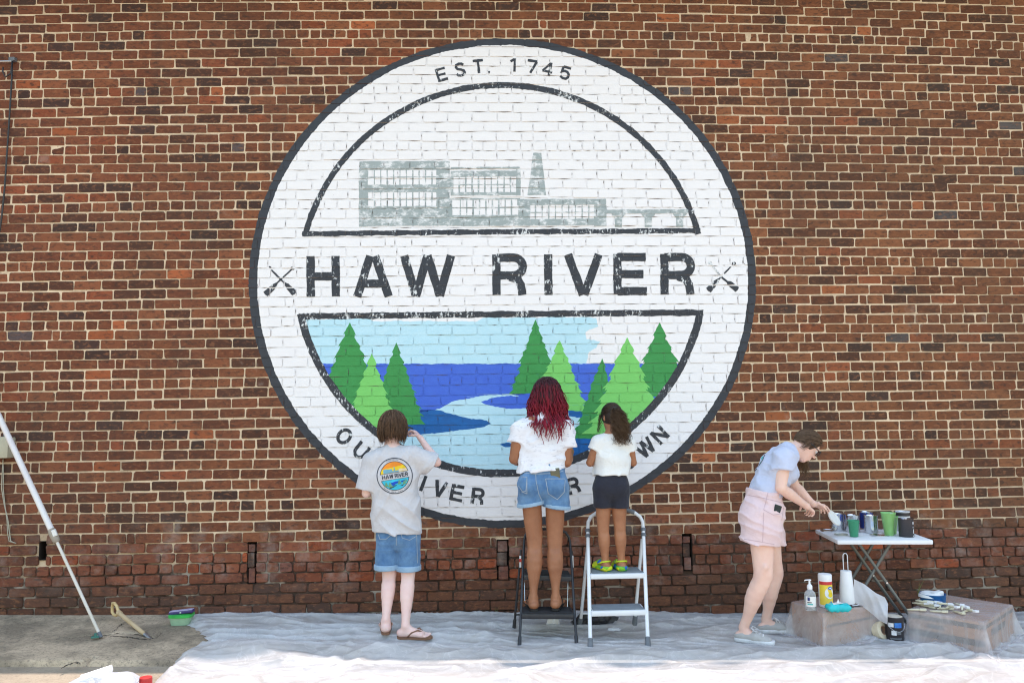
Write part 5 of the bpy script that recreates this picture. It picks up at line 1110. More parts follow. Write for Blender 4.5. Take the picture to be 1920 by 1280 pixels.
    def ring(r, w): return [T([(r*math.cos(a), r*math.sin(a)) for a in np.linspace(a0, a0+PI/2, 12)]+[((r-w)*math.cos(a), (r-w)*math.sin(a)) for a in np.linspace(a0+PI/2, a0, 12)]) for a0 in (0, PI/2, PI, 1.5*PI)]
    def half(r, y0, y1, s): return [(x, y) for x, y in [(r*math.cos(a), s*r*math.sin(a)) for a in np.linspace(0, PI, 40)]]
    pr = lambda nm, c: mat(nm, c, .8)
    ink = pr('print_dark', (.05, .055, .075)); dark = mat('print_base_dark', (.035, .045, .05), .8)
    def seg(r, ylim, up):     # circular segment beyond the chord y = ylim
        a = math.asin(ylim/r); A_ = np.linspace(PI-a, PI*2+a, 40) if up else np.linspace(a, PI-a, 40); return [(r*math.cos(t), r*math.sin(t)) for t in A_]
    pj.decal('shirt_print', ring(34, 1.6), ink, shirt, .0018); pd = pj.decal('shirt_print', [T(seg(27.5, -5.5, True))], ink, shirt, .0016)
    pj.decal('print_yellow', [T(seg(26.3, -6.3, True))], pr('print_yellow', (.85, .58, .02)), pd or shirt, .0022); pj.decal('print_orange', [T(clip_convex(seg(26.3, -14, True), [(-30, -30), (30, -30), (30, -19), (-30, -14)]))], pr('print_orange', (.85, .26, .02)), shirt, .0026)
    pj.decal('print_pale', [T([(8, -6.5), (10, -12), (24, -11), (25.5, -6.5)])], pr('print_pale', (.75, .6, .4)), shirt, .0026)
    pj.decal('print_mill', [T(q) for q in ([(-20, -6.5), (-20, -14), (-12, -14.5), (-12, -6.5)], [(-12, -6.5), (-12, -13.5), (-3, -13.5), (-3, -6.5)], [(-3, -6.5), (-3, -9.5), (9, -9.5), (9, -6.5)], [(0, -9.5), (.6, -17), (1.8, -17), (2.4, -9.5)])], pr('print_teal_grey', (.18, .38, .46)), shirt, .003)
    pj.decal('shirt_print', [T(seg(27.5, 6.0, False))], ink, shirt, .0016); pj.decal('print_cyan', [T(seg(26.3, 6.8, False))], pr('print_cyan', (.05, .55, .75)), shirt, .0022)
    pj.decal('print_blue', [T([(-9, 12), (0, 10.5), (8, 11), (6, 14), (0, 15), (-4, 18), (-8, 17)]), T([(10, 11), (18, 10), (17, 13), (11, 14)])], pr('print_blue', (.01, .07, .5)), shirt, .0026); pj.decal('print_shadow', [T([(-14, 21), (-6, 18), (3, 17), (-2, 20), (-11, 23)]), T([(6, 20), (15, 18), (12, 21)])], dark, shirt, .0026)
    pj.decal('print_trees', [T([(x, y0), (x+w_, y1), (x-w_, y1)]) for x, y0, w_, y1 in ((-18, 8.5, 4, 18), (-11, 10, 4.5, 20), (7, 8, 4, 17), (16, 10, 4, 18), (20, 7.5, 2.5, 14))], pr('print_green', (.16, .36, .2)), shirt, .003)
    LW = [T([(x+px_*w_, -3.6+py_*7.4) for px_, py_ in s]) for ch, x, w_ in (('H', -24, 6), ('A', -17, 6.3), ('W', -10, 7.5), ('R', 0, 5.2), ('I', 5.4, 2), ('V', 7.6, 6), ('E', 14, 5), ('R', 20, 5)) for s in GL[ch]]
    pj.decal('print_lettering', [stroke_poly(p_, 1.5) for p_ in LW], ink, shirt, .0032)
    small = [T([(px_, py_)])[0] for px_, py_ in [(30.6*math.sin(math.radians(a)), 30.6*math.cos(math.radians(a))) for a in range(-48, 49, 6) if a not in (-24, 0, 24)]]+[T([(30.6*math.sin(math.radians(a)), -30.6*math.cos(math.radians(a)))])[0] for a in range(-20, 21, 5)]
    pj.decal('print_lettering', [[(x-.9, y-1), (x+.9, y-1), (x+.9, y+1), (x-.9, y+1)] for x, y in small], mat('print_faint', (.33, .33, .36), .8), shirt, .002)
    # hair
    R = np.array([fr[2], fr[0], fr[1]]).T; hcc = hc+fr[1]*.018; F = Field(hcc-.2, hcc+.2, .007)
    F.ell(hcc, (.090, .107, .103), R, 0); F.ell(hcc-fr[1]*.05-fr[0]*.035, (.092, .082, .105), R, .04); F.cut(hcc+fr[0]*.065, nrm(fr[0]*.9-fr[1]*.35)); F.cut(A(736, 817), V(.0, 0, -1)); F.folds(lambda P: .004*vnoise(P*np.array([1, 1, .25]), 55, 5))
    v, q = F.mesh(); np_mesh('hair', v, q, M_HAIR, root, True, np.tile((.065, .036, .021), (len(v), 1)))
    rs = np.random.RandomState(3); S = []; ztip = A(736, 822)[2]
    for k in range(1500):
        ph = rs.uniform(-PI, PI); front = abs(ph) < 1.05
        th0 = rs.uniform(.05, .9); th1 = rs.uniform(1.2, 1.75) if not front else rs.uniform(.8, 1.1); ze = ztip+rs.normal(0, .016)+.012*math.sin(ph*3)+(.03 if ph > 0 else 0)*0; zz = ze if not front else 9
        rr = rs.uniform(.98, 1.08); P = fall_strand(hcc, R, V(.093, .110, .106)*rr, th0, ph+rs.normal(0, .05), th1, zz, 16, .03, rs.normal(.006, .006), rs.uniform(.3, 1.4)); n = len(P); b = rs.uniform(.45, 1.5)+(rs.rand() < .12)*1.0; c = np.array((.085, .047, .027))*b
        S.append((P+np.cumsum(rs.normal(0, .0006, (n, 3)), 0), np.linspace(.0019, .0008, n), np.tile(c, (n, 1))))
    tubes('hair_strands', S, M_HAIR, root)
    # flip-flops
    for (g, d, z) in ((gL, V(-.12, 1, 0), zL), (gR, V(1, -.10, 0), zR)): flipflop(root, V(g[0]+(.012 if g is gR else .004), g[1]+(.01 if g is gL else 0), z), d, .98, M_FLIPB)
    # brush
    t = empty('paint_brush', A(773, 800, .24), 'small dark paint brush in the raised right hand of the person in grey shirt', 'paint brush'); a, b = A(774, 803, .19), A(764, 800, .36)
    MB().tube([a, a+(b-a)*.6, a+(b-a)*.75], [.006, .0075, .008], 8).build('handle', M_BMET, t, True); MB().tube([a+(b-a)*.75, b], [.009, .005], 8).build('bristles', MF['deep'], t, True)
M_FLIPB = mat('brown_rubber', (.24, .12, .07), .7, (.17, .085, .05), 12); M_FLIPK = mat('black_rubber', (.018, .017, .018), .7)
def flipflop(root, h, d, s, m):
    d = nrm(d); n = V(-d[1], d[0], 0); pts = [(-.062, 0), (-.055, .022), (-.03, .033), (.03, .030), (.09, .041), (.14, .042), (.18, .028), (.195, .005), (.185, -.02), (.15, -.042), (.09, -.04), (.03, -.032), (-.03, -.033), (-.055, -.022)]
    P = [h+d*x*s+n*y*s for x, y in pts]; k = len(P); so = MB().add([p+V(0, 0, -.013) for p in P]+[p+V(0, 0, .003) for p in P], [tuple(range(k))[::-1], tuple(range(k, 2*k))]+[(i, (i+1) % k, k+(i+1) % k, k+i) for i in range(k)]).build('flip_flop', m, root)
    for sg in (-1, 1): MB().tube([h+d*.135*s+V(0, 0, .004), h+d*.128*s+n*sg*.006+V(0, 0, .03), h+d*.095*s+n*sg*.03*s+V(0, 0, .052*s), h+d*.05*s+n*sg*.040*s+V(0, 0, .035*s), h+d*.02*s+n*sg*.036*s+V(0, 0, .004)], .005, 6).build('strap', m, so, True)
boy()

# ------------------------------------------------------------------ the woman with red hair
def redhair():
    Y = -.61; A = lambda x, y, d=0: at(x, y, Y+d); X = (1, 0, 0); z0 = bz[0]+.016
    root = empty('person', (.48, -.62, bz[0]), 'person with long dark red curls in white shirt and denim shorts on the black ladder', 'person', 'people painting the mural')
    hc = A(1026, 741, .06); neck = A(1021, 786, .0); f = V(-.02, .95, -.28)
    shL, shR = A(976, 806), A(1060, 806); elL, wrL = A(964, 860, -.0), A(982, 868, .23); elR, wrR = A(1062, 866, .0), A(1070, 846, .24)
    hipL, hipR = A(995, 920), A(1041, 920); knL, knR = A(1003, 1020, .0), A(1040, 1020, .0); yh = -.665; anL = at(1000, 1124, yh); anR = at(1042, 1124, yh); anL[2] = anR[2] = z0+.075
    F = Field((.10, -.86, .12), (.90, -.26, 1.95), .0065); fr = head(F, hc, f, V(0, .28, .95), .98, neck, .05)
    F.els(A(1019, 800), A(1019, 850), (.155, .08), (.14, .095), X, .03); F.els(A(1019, 845), A(1018, 905), (.14, .09), (.17, .12), X, .04)
    F.cap(neck, shL, .05, .055, .04); F.cap(neck, shR, .05, .055, .04); arm(F, shL, elL, wrL, 1.1); arm(F, shR, elR, wrR, 1.1); hand(F, wrL, V(.15, .95, .2), V(1, .1, 0), (0, 0, 1), .95); hand(F, wrR, V(-.1, .95, .25), V(-1, .1, 0), (0, 0, 1), .95)
    for h, k, a in ((hipL, knL, anL), (hipR, knR, anR)): leg(F, h, k, a, 1.0, .076, .055, .057, .027); foot(F, a, (-.06 if h is hipL else .22, 1), z0, 1.02)
    F.build('body', skin('brown_skin', (.36, .155, .08), (.27, .11, .055)), root); eyes(hc, *fr, .98, root, mat('dark_iris', (.04, .02, .015), .3))
    F = Field((.10, -.90, .95), (.90, -.32, 1.72), .0065)
    F.els(A(1018, 806), A(1018, 835), (.158, .085), (.155, .105), X, .02); F.els(A(1018, 835), A(1016, 893), (.155, .105), (.168, .122), X, .02); F.cap(neck+V(0, 0, -.008), shL+V(.005, 0, .003), .063, .063, .03); F.cap(neck+V(0, 0, -.008), shR+V(-.005, 0, .003), .063, .063, .03)
    sl = shL+(elL-shL)*.42; sr = shR+(elR-shR)*.50; F.cap(shL, elL, .066, .076, .03, [(sl, nrm(elL-shL))]); F.cap(shR, elR, .066, .076, .03, [(sr, nrm(elR-shR))])
    F.cut(A(1016, 878), nrm(V(.06, 0, -1))); F.folds(lambda P: .003*vnoise(P, 10, 14)-.015*np.clip((1.40-P[:, 2])/.2, 0, 1)*(1-np.abs(vnoise(P*np.array([.7, 1, 2.4]), 11, 15)))**4-.012*(1-np.abs(vnoise(np.c_[P[:, 2]*1.2-P[:, 0]*.6, P[:, 0]*.8, P[:, 1]], 9, 16)))**4)
    m, t, b = nodes('burnout_white_shirt'); n1 = noise(t, 26, 5, .75, stretch=(.55, 1, 2.6), dist=.8); n2 = noise(t, 5, 3, .6); k = mth(t, 'MULTIPLY', ramp(t, n1, .53, .58), ramp(t, n2, .35, .55)); n3 = ramp(t, noise(t, 60, 4, .7, stretch=(.6, 1, 2)), .56, .6)
    c = mixc(t, mth(t, 'MULTIPLY', mth(t, 'MULTIPLY', k, ramp(t, n3, 0, 1, .35, 1)), .8), (.76, .75, .79), (.30, .29, .36)); t.links.new(c, b.inputs['Base Color']); b.inputs['Roughness'].default_value = .9; bump(t, b, noise(t, 40, 3), .2, .003); F.build('shirt', m, root)
    F = Field((.16, -.90, .60), (.86, -.30, 1.36), .0065); F.els(A(1019, 876), A(1018, 905), (.155, .11), (.172, .125), X, .02)
    for hx, d in ((993, 0), (1043, 0)): F.ell(A(hx, 910, -.06), (.085, .085, .095), None, .035)
    hl, hr = A(996, 946), A(1044, 951); nL, nR = nrm(V(.16, 0, -1)), nrm(V(-.14, 0, -1)); F.els(A(996, 915), A(996, 965), (.098, .115), (.098, .11), X, .015, [(hl, nL)]); F.els(A(1042, 915), A(1043, 970), (.098, .115), (.098, .11), X, .015, [(hr, nR)]); F.cut(A(1018, 870), V(0, 0, 1))
    F.folds(lambda P: .003*vnoise(P*np.array([1, 1, 2]), 13, 17)-.005*(1-np.abs(vnoise(np.c_[P[:, 2]*2+np.abs(P[:, 0]-.455)*2.2, P[:, 0], P[:, 1]], 7, 18)))**4); sh = F.build('shorts', DEN, root)
    F = Field((.16, -.92, .60), (.86, -.30, 1.12), .006)
    for c, n_, px_ in ((hl, nL, 996), (hr, nR, 1043.5)): F.els(A(px_, 915), A(px_, 968), (.106, .123), (.105, .118), X, 0, [(c+n_*.003, n_), (c-n_*.025, -n_)])
    F.build('cuff', DENC, sh); pj = Proj([sh])
    W_ = 1.0
    for P in ([(975, 893), (988, 894), (988, 925), (980, 922), (972, 910)], [(1023, 897), (1060, 897)], [(1023, 897), (1028, 925), (1045, 936), (1058, 922), (1060, 899)], [(1004, 872), (1005, 900), (1010, 925), (1017, 940)], [(972, 884), (1000, 888), (1040, 887), (1064, 880)], [(988, 895), (986, 920), (978, 922)]): pj.decal('stitching', [stroke_poly(P, 1.2)], M_STITCH, sh, .002)
    for bx_ in (1004.5, 1030): q = pj.pt(bx_, 876, .003); MB().box(q, (.014, .007, .05), None, .002).build('belt_loop', DEN, sh)
    q = pj.pt(1041, 888, .006); t = empty('phone', q, 'olive-cased phone sticking out of the denim back pocket', 'phone'); R_ = roty(-.06)@rotx(-.12); MB().box(q, (.068, .011, .082), R_, .005).build('case', M_PHONE, t, sharp=40); MB().box(q+R_ @ V(0, .001, .041), (.05, .007, .004), R_, .001).build('trim', M_TIN, t)
    # twists
    R = np.array([fr[2], fr[0], fr[1]]).T; hcc = hc+fr[1]*.02; F = Field(hcc-.19, hcc+.19, .007); F.ell(hcc, (.090, .105, .102), R, 0); F.cut(hcc+fr[0]*.06, nrm(fr[0]-fr[1]*.3)); F.ell(hcc-fr[1]*.06-fr[0]*.03, (.098, .075, .09), R, .05)
    v, q = F.mesh(); np_mesh('hair', v, q, M_HAIR, root, True, np.tile((.022, .006, .009), (len(v), 1)))
    rs = np.random.RandomState(5); S = []
    for k in range(400):
        ph = rs.uniform(-PI, PI); front = abs(ph) < .8; th0 = rs.uniform(.03, .75); th1 = rs.uniform(1.3, 1.6); side = math.sin(ph)
        zt = A(1026, 797)[2]+rs.normal(0, .034)-.045*(abs(side) < .6)+(.02 if abs(side) > .8 else 0)
        if front: zt += .06
        P = fall_strand(hcc, R, V(.096, .110, .112)*rs.uniform(.97, 1.08), th0, ph, th1, zt, 44, .05, .028*abs(side)+rs.normal(.004, .012), rs.uniform(-.9, .6)); n = len(P); s = np.linspace(0, 1, n); amp = .0028+.0075*np.clip((s-.5)/.4, 0, 1); w_ = s*rs.uniform(26, 36)+rs.uniform(0, 6)
        dn = np.clip((neck[2]+.035-P[:, 2])/.09, 0, 1); dn = dn*dn*(3-2*dn); bk = np.clip((hcc[1]+.02-P[:, 1])/.05, 0, 1); P[:, 1] -= dn*bk*.085; P[:, 2] += dn*(1-bk)*.03; P[:, 0] += dn*side*fr[2][0]*.05
        P = P+np.c_[np.cos(w_)*amp, np.sin(w_)*amp, 0*w_]; c = np.array((.035, .008, .012))+(np.array((.25, .012, .03))-np.array((.035, .008, .012)))*np.clip((s-.40-rs.uniform(-.12, .12))/.42, 0, 1)[:, None]*rs.uniform(.6, 1.15)
        S.append((P, (.0046-.0022*s)*rs.uniform(.8, 1.15), c))
    tubes('hair_twists', S, M_HAIR, root, 5)
    for a, tw in ((anL, V(-.06, 1, 0)), (anR, V(.22, 1, 0))): flipflop(root, V(a[0], a[1], z0), tw, 1.02, M_FLIPK)
redhair()

# ------------------------------------------------------------------ the girl
def girl():
    Y = -.57; A = lambda x, y, d=0: at(x, y, Y+d); X = (1, 0, 0); z0 = wz[1]+.014
    root = empty('person', (.95, -.58, wz[1]), 'person with curly ponytail in white shirt and black shorts on the white ladder', 'person', 'people painting the mural')
    hc = A(1147, 782, .05); neck = A(1147, 814, .0); f = V(-.35, .88, -.32); shL, shR = A(1122, 829), A(1177, 829); elL, wrL = A(1106, 867, .0), A(1122, 866, .17); elR, wrR = A(1187, 867, .02), A(1178, 860, .19)
    hipL, hipR = A(1131, 925), A(1160, 925); knL, knR = A(1131, 995), A(1162, 992); anL, anR = at(1135, 1048, -.575), at(1165, 1046, -.575); anL[2] = anR[2] = z0+.055
    F = Field((.66, -.74, .38), (1.22, -.30, 1.72), .006); fr = head(F, hc, f, V(0, .3, .95), .90, neck, .037)
    F.els(A(1148, 830), A(1148, 870), (.105, .06), (.098, .068), X, .03); F.els(A(1148, 868), A(1146, 915), (.098, .068), (.11, .08), X, .03); F.cap(neck, shL, .036, .038, .03); F.cap(neck, shR, .036, .038, .03); arm(F, shL, elL, wrL, .8); arm(F, shR, elR, wrR, .8)
    hand(F, wrL, V(.3, .9, .1), V(1, 0, 0), (0, 0, 1), .75); hand(F, wrR, V(-.2, .9, .1), V(-1, 0, 0), (0, 0, 1), .75)
    for h, k, a in ((hipL, knL, anL), (hipR, knR, anR)): leg(F, h, k, a, .8, .076, .052, .052, .031); foot(F, a, (-.45 if h is hipL else -.15, 1), z0, .78)
    F.build('body', skin('tan_skin', (.41, .18, .092), (.31, .13, .066)), root); eyes(hc, *fr, .9, root, mat('dark_iris2', (.04, .02, .015), .3))
    F = Field((.66, -.74, .85), (1.22, -.36, 1.46), .006); F.els(A(1148, 832), A(1148, 860), (.118, .072), (.118, .085), X, .02); F.els(A(1148, 860), A(1146, 905), (.118, .085), (.132, .098), X, .03); F.cap(neck+V(0, 0, -.012), shL, .044, .05, .025); F.cap(neck+V(0, 0, -.012), shR, .044, .05, .025)
    for s_, e_ in ((shL, elL), (shR, elR)): F.cap(s_, e_, .052, .064, .025, [(s_+(e_-s_)*.40, nrm(e_-s_))])
    F.cut(A(1146, 888), V(.02, 0, -1)); F.folds(lambda P: .0025*vnoise(P, 11, 21)-.014*np.clip((1.38-P[:, 2])/.2, 0, 1)*(1-np.abs(vnoise(np.c_[P[:, 0]*2.2, P[:, 1]*2, P[:, 2]*.9], 7, 22)))**3); F.build('shirt', cloth('white_shirt', (.80, .79, .77), (.76, .75, .73), 10), root)
    F = Field((.70, -.74, .70), (1.2, -.36, 1.24), .006); F.els(A(1146, 895), A(1146, 915), (.115, .088), (.124, .1), X, .02)
    for hx in (1131, 1161): F.ell(A(hx, 912, -.035), (.066, .07, .07), None, .04)
    for hx, c in ((1130, A(1130, 951)), (1162, A(1162, 951))): F.els(A(hx, 918), A(hx, 965), (.072, .085), (.066, .074), X, .02, [(c, V(0, 0, -1))])
    F.cut(A(1146, 884), V(0, 0, 1)); F.folds(lambda P: .0022*vnoise(P*np.array([1, 1, 2]), 16, 23)); F.build('shorts', cloth('black_jersey', (.030, .031, .045), (.022, .022, .032), 10), root)
    # clogs
    mcl, t, b = nodes('tie_dye_clog'); vo = t.nodes.new('ShaderNodeTexVoronoi'); vo.inputs['Scale'].default_value = 26; t.links.new(geo(t), vo.inputs['Vector']); cr = t.nodes.new('ShaderNodeValToRGB'); cr.color_ramp.interpolation = 'CONSTANT'; sx = t.nodes.new('ShaderNodeSeparateColor'); t.links.new(vo.outputs['Color'], sx.inputs[0]); t.links.new(sx.outputs[0], cr.inputs[0])
    E_ = cr.color_ramp.elements; E_[0].color = (.05, .35, .08, 1); E_[1].position = .35; E_[1].color = (.62, .68, .02, 1)
    for p_, c_ in ((.68, (.02, .12, .5, 1)), (.85, (.2, .5, .03, 1))): e = E_.new(p_); e.color = c_
    t.links.new(cr.outputs[0], b.inputs['Base Color']); b.inputs['Roughness'].default_value = .6; MY_ = mat('lime_strap', (.55, .68, .03), .6)
    for a, d in ((anL, nrm(V(-.45, 1, 0))), (anR, nrm(V(-.15, 1, 0)))):
        h = V(a[0], a[1], z0); n = V(-d[1], d[0], 0); F = Field(h-.17, h+.2, .005); c0 = [(h, V(0, 0, 0))]
        F.els(h-d*.025+V(0, 0, .003), h+d*.10+V(0, 0, .003), (.038, .02), (.044, .018), n, .01, [(h+V(0, 0, -.0135), V(0, 0, -1)), (h+V(0, 0, .012), V(0, 0, 1))]); F.els(h+d*.055+V(0, 0, .02), h+d*.105+V(0, 0, .012), (.04, .044), (.044, .03), n, .015, [(h+V(0, 0, -.0135), V(0, 0, -1)), (h+d*.03, -d)]); F.els(h-d*.025+V(0, 0, .01), h+d*.02+V(0, 0, .01), (.038, .03), (.04, .03), n, .008, [(h+V(0, 0, -.0135), V(0, 0, -1)), (h+V(0, 0, .022), V(0, 0, 1))])
        cl = F.build('clog', mcl, root); MB().tube([h+d*.035+n*.042+V(0, 0, .03), h-d*.01+n*.036+V(0, 0, .052), h-d*.038+V(0, 0, .058), h-d*.01-n*.036+V(0, 0, .052), h+d*.035-n*.042+V(0, 0, .03)], .006, 8).build('strap', MY_, cl, True)
    # hair: smooth cap, curly ponytail
    R = np.array([fr[2], fr[0], fr[1]]).T; hcc = hc+fr[1]*.018; F = Field(hcc-.16, hcc+.16, .006); F.ell(hcc, V(.074, .094, .092), R, 0); F.ell(hcc-fr[1]*.04-fr[0]*.03, (.066, .06, .06), R, .02); F.cut(hcc+fr[0]*.05, nrm(fr[0]-fr[1]*.15)); v, q = F.mesh(); np_mesh('hair', v, q, M_HAIR, root, True, np.tile((.03, .017, .011), (len(v), 1)))
    rs = np.random.RandomState(9); S = []; tie = A(1153, 768, -.035)
    for k in range(420):                        # hair combed back to the tie
        ph = rs.uniform(-PI, PI); th = rs.uniform(.2, 1.7); q = hcc+R @ (V(.077*math.sin(th)*math.sin(ph), .097*math.sin(th)*math.cos(ph), .095*math.cos(th)))
        if (q-hcc) @ fr[0] > .055: continue
        P = []
        for t_ in np.linspace(0, 1, 9): x_ = q*(1-t_)+tie*t_; dd = R.T @ (x_-hcc); kk = max(1.0, 1/np.linalg.norm(dd/V(.077, .097, .095))); P.append(hcc+(x_-hcc)*kk)
        S.append((np.array(P), np.full(9, .0017), np.tile(np.array((.036, .021, .013))*rs.uniform(.6, 1.5), (9, 1))))
    for k in range(520):
        n = 30; s = np.linspace(0, 1, n); L = rs.uniform(.10, .265); a = rs.uniform(0, 2*PI); sp = rs.uniform(.015, .07); o = V(math.cos(a)*sp+.018, -.035+math.sin(a)*sp*.6, 0)
        P = tie+o*(1-(1-s[:, None])**2.2)+np.outer(-L*s**1.25+.03*np.sin(s*PI), V(-.12, 0, 1))+rs.normal(0, .004, 3)
        w_ = s*rs.uniform(24, 44)+rs.uniform(0, 6); am = .003+.0105*s; P = P+np.c_[np.cos(w_)*am, np.sin(w_)*am, .3*np.sin(w_*.7)*am]; c = np.array((.05, .029, .017))+np.array((.10, .06, .032))*np.clip(s-.25, 0, 1)[:, None]*rs.uniform(.2, 1.3); S.append((P, np.linspace(.0021, .001, n), c))
    for k in range(16):
        n = 22; s = np.linspace(0, 1, n); p0 = hcc+fr[0]*.05-fr[2]*.065+V(0, 0, .01)+rs.normal(0, .006, 3); w_ = s*22+k; P = p0+np.outer(s, V(-.02, 0, -.13))+np.c_[np.cos(w_), np.sin(w_), 0*w_]*.005; S.append((P, np.linspace(.0016, .0008, n), np.tile((.06, .035, .02), (n, 1))))
    tubes('hair_strands', S, M_HAIR, root, 4); MB().tube([tie+V(.018*math.cos(a), .004, .018*math.sin(a)) for a in np.linspace(0, 2*PI, 13)], .005, 6, False).build('hair_tie', M_BMET, root, True)
girl()

# ------------------------------------------------------------------ the woman bending over the table
def bender():
    Y = -.82; A = lambda x, y, d=0: at(x, y, Y+d); YD = (0, 1, 0)
    root = empty('person', (1.9, -.82, sheet_z(1.9, -.82)), 'person with glasses in pale blue shirt and pink shorts bending over the table', 'person', 'people painting the mural')
    f = nrm(V(.70, -.06, -.70)); up = nrm(V(.70, .02, .71)); hc = A(1512, 833, .0); nb = A(1478, 846)
    shN, shF = A(1469, 858, -.135), A(1478, 856, .14); elN, wrN = A(1464, 914, -.16), A(1512, 948, .0); elF, wrF = A(1488, 908, .2), A(1524, 944, .185)
    hipN, hipF = A(1428, 965, -.085), A(1432, 962, .085); knN, knF = A(1431, 1082, -.13), A(1452, 1076, .15)
    gN, gF = gp(1393, 1202), gp(1438, 1185); zN, zF = gN[2]+.018, gF[2]+.018; anN, anF = V(gN[0]+.01, gN[1], zN+.08), V(gF[0], gF[1], zF+.075)
    F = Field((1.62, -1.30, -.07), (2.56, -.48, 1.52), .007); fr = head(F, hc, f, up, .97, nb, .05); spine = [A(1432, 945), A(1438, 915), A(1455, 880), A(1468, 858)]
    F.els(spine[0], spine[1], (.14, .10), (.125, .085), YD, .02); F.els(spine[1], spine[2], (.125, .085), (.13, .09), YD, .02); F.els(spine[2], spine[3], (.13, .09), (.14, .065), YD, .02); F.cap(nb, shN, .05, .052, .04); F.cap(nb, shF, .05, .052, .04)
    arm(F, shN, elN, wrN, 1.08); arm(F, shF, elF, wrF, 1.05); dN = nrm(A(1527, 960, .09)-wrN); hand(F, wrN, dN, V(.1, .55, -.8), (.6, .5, .6), .95, (.8, .9, .95, 1.0), .8); dF = nrm(A(1545, 950, .215)-wrF); hand(F, wrF, dF, V(.1, -.3, -.9), (.3, -.7, -.1), .95, (.45, .5, .6, .7), .6)
    for h, k, a, d, g, z in ((hipN, knN, anN, V(.83, -.5, 0), gN, zN), (hipF, knF, anF, V(1, -.02, 0), gF, zF)): leg(F, h, k, a, 1.0, .092, .062, .060, .031, back=(-1, .1, 0)); foot(F, a, d, z, .96, False)
    F.build('body', skin('fair_skin', (.82, .56, .47), (.75, .48, .40)), root); eyes(hc, *fr, .97, root, mat('dark_iris3', (.06, .04, .03), .3))
    F = Field((1.62, -1.24, .78), (2.40, -.44, 1.48), .0065); sp = [A(1431, 935), A(1438, 912), A(1454, 880), A(1469, 855)]
    F.els(sp[0], sp[1], (.148, .105), (.142, .10), YD, .01); F.els(sp[1], sp[2], (.142, .10), (.148, .108), YD, .015); F.els(sp[2], sp[3], (.148, .108), (.15, .075), YD, .02); F.ell(A(1474, 888, 0), (.075, .12, .065), None, .04); F.cap(nb+V(-.01, 0, -.01), shN, .058, .062, .03); F.cap(nb+V(-.01, 0, -.01), shF, .058, .062, .03)
    for s_, e_ in ((shN, elN), (shF, elF)): F.cap(s_, e_, .066, .076, .03, [(s_+(e_-s_)*.36, nrm(e_-s_+V(.02, 0, 0)))])
    ax = nrm(sp[1]-sp[0]); F.cut(A(1430, 927), -nrm(ax+V(-.12, 0, .4))); nk = nrm(hc-nb); F.cut(nb+nk*.035, nk)
    F.folds(lambda P: .003*vnoise(P, 10, 31)-.015*(1-np.abs(vnoise(np.c_[P[:, 0]*1.2+P[:, 2]*1.3, P[:, 1], P[:, 2]*.3], 8, 32)))**4); shirt = F.build('shirt', cloth('pale_blue_shirt', (.56, .60, .76), (.50, .54, .70), 9), root)
    pj = Proj([shirt]); pj.decal('print_edge', [stroke_poly([(1434, 851), (1430, 862), (1423, 872), (1416, 882), (1414, 881), (1421, 866), (1427, 855)], 1.6)], mat('print_dark2', (.05, .06, .09), .8), shirt, .002); pj.decal('print_teal', [[(1432, 855), (1427, 866), (1421, 874), (1424, 864), (1429, 855)]], mat('print_teal2', (.1, .5, .5), .8), shirt, .002)
    # pink shorts
    F = Field((1.60, -1.20, .46), (2.30, -.44, 1.16), .0065); F.els(A(1433, 920), A(1431, 955), (.145, .108), (.175, .145), YD, .02); F.ell(A(1416, 968, -.06), (.105, .11, .125), None, .04); F.ell(A(1416, 968, .07), (.105, .11, .125), None, .04)
    hN, hF = A(1424, 1018, -.10), A(1448, 1016, .10); nN = nrm(V(-.16, 0, -1)); F.els(A(1428, 975, -.085), A(1424, 1040, -.11), (.115, .14), (.115, .128), YD, .015, [(hN, nN)]); F.els(A(1432, 975, .085), A(1448, 1040, .1), (.11, .13), (.105, .105), YD, .015, [(hF, nN)])
    F.cut(A(1433, 921), nrm(V(.14, 0, 1)))
    F.folds(lambda P: .003*vnoise(P, 11, 33)-.014*(1-np.abs(vnoise(np.c_[P[:, 0]*.8+P[:, 2]*1.6, P[:, 1], P[:, 2]], 7, 34)))**4); sh = F.build('shorts', cloth('pink_twill', (.78, .59, .595), (.70, .52, .535), 10, 600), root)
    pj = Proj([sh]); mst = mat('pink_stitch', (.6, .42, .45), .9)
    for P in ([(1440, 922), (1436, 940), (1432, 955), (1450, 965), (1466, 962)], [(1400, 927), (1430, 933), (1468, 942)], [(1432, 960), (1430, 1016)], [(1395, 1010), (1420, 1014), (1452, 1020)], [(1470, 944), (1466, 975)]): pj.decal('stitching', [stroke_poly(P, 1.0)], mst, sh, .002)
    q = pj.pt(1458, 953, .004)
    if q is not None:
        t = empty('phone', q, 'dark phone peeking out of the pink shorts pocket', 'phone'); MB().box(q, (.055, .012, .05), roty(.35)@rotz(.3), .004).build('case', M_PHB, t, sharp=40)
    # sneakers
    mg = cloth('grey_canvas', (.47, .45, .44), (.40, .385, .375), 20); mw = mat('white_rubber', (.76, .76, .78), .5)
    for a, d, z in ((anN, nrm(V(.83, -.5, 0)), zN), (anF, nrm(V(1, -.02, 0)), zF)):
        h = V(a[0], a[1], z); n = V(-d[1], d[0], 0); F = Field(h-.2, h+.26, .0055)
        F.els(h-d*.03+V(0, 0, .022), h+d*.10+V(0, 0, .018), (.040, .036), (.048, .032), n, .02, [(h+V(0, 0, -.006), V(0, 0, -1))]); F.els(h+d*.08+V(0, 0, .022), h+d*.165+V(0, 0, .008), (.047, .038), (.044, .024), n, .02, [(h+V(0, 0, -.006), V(0, 0, -1))]); F.els(h-d*.035+V(0, 0, .03), h-d*.02+V(0, 0, .04), (.036, .036), (.036, .036), n, .02)
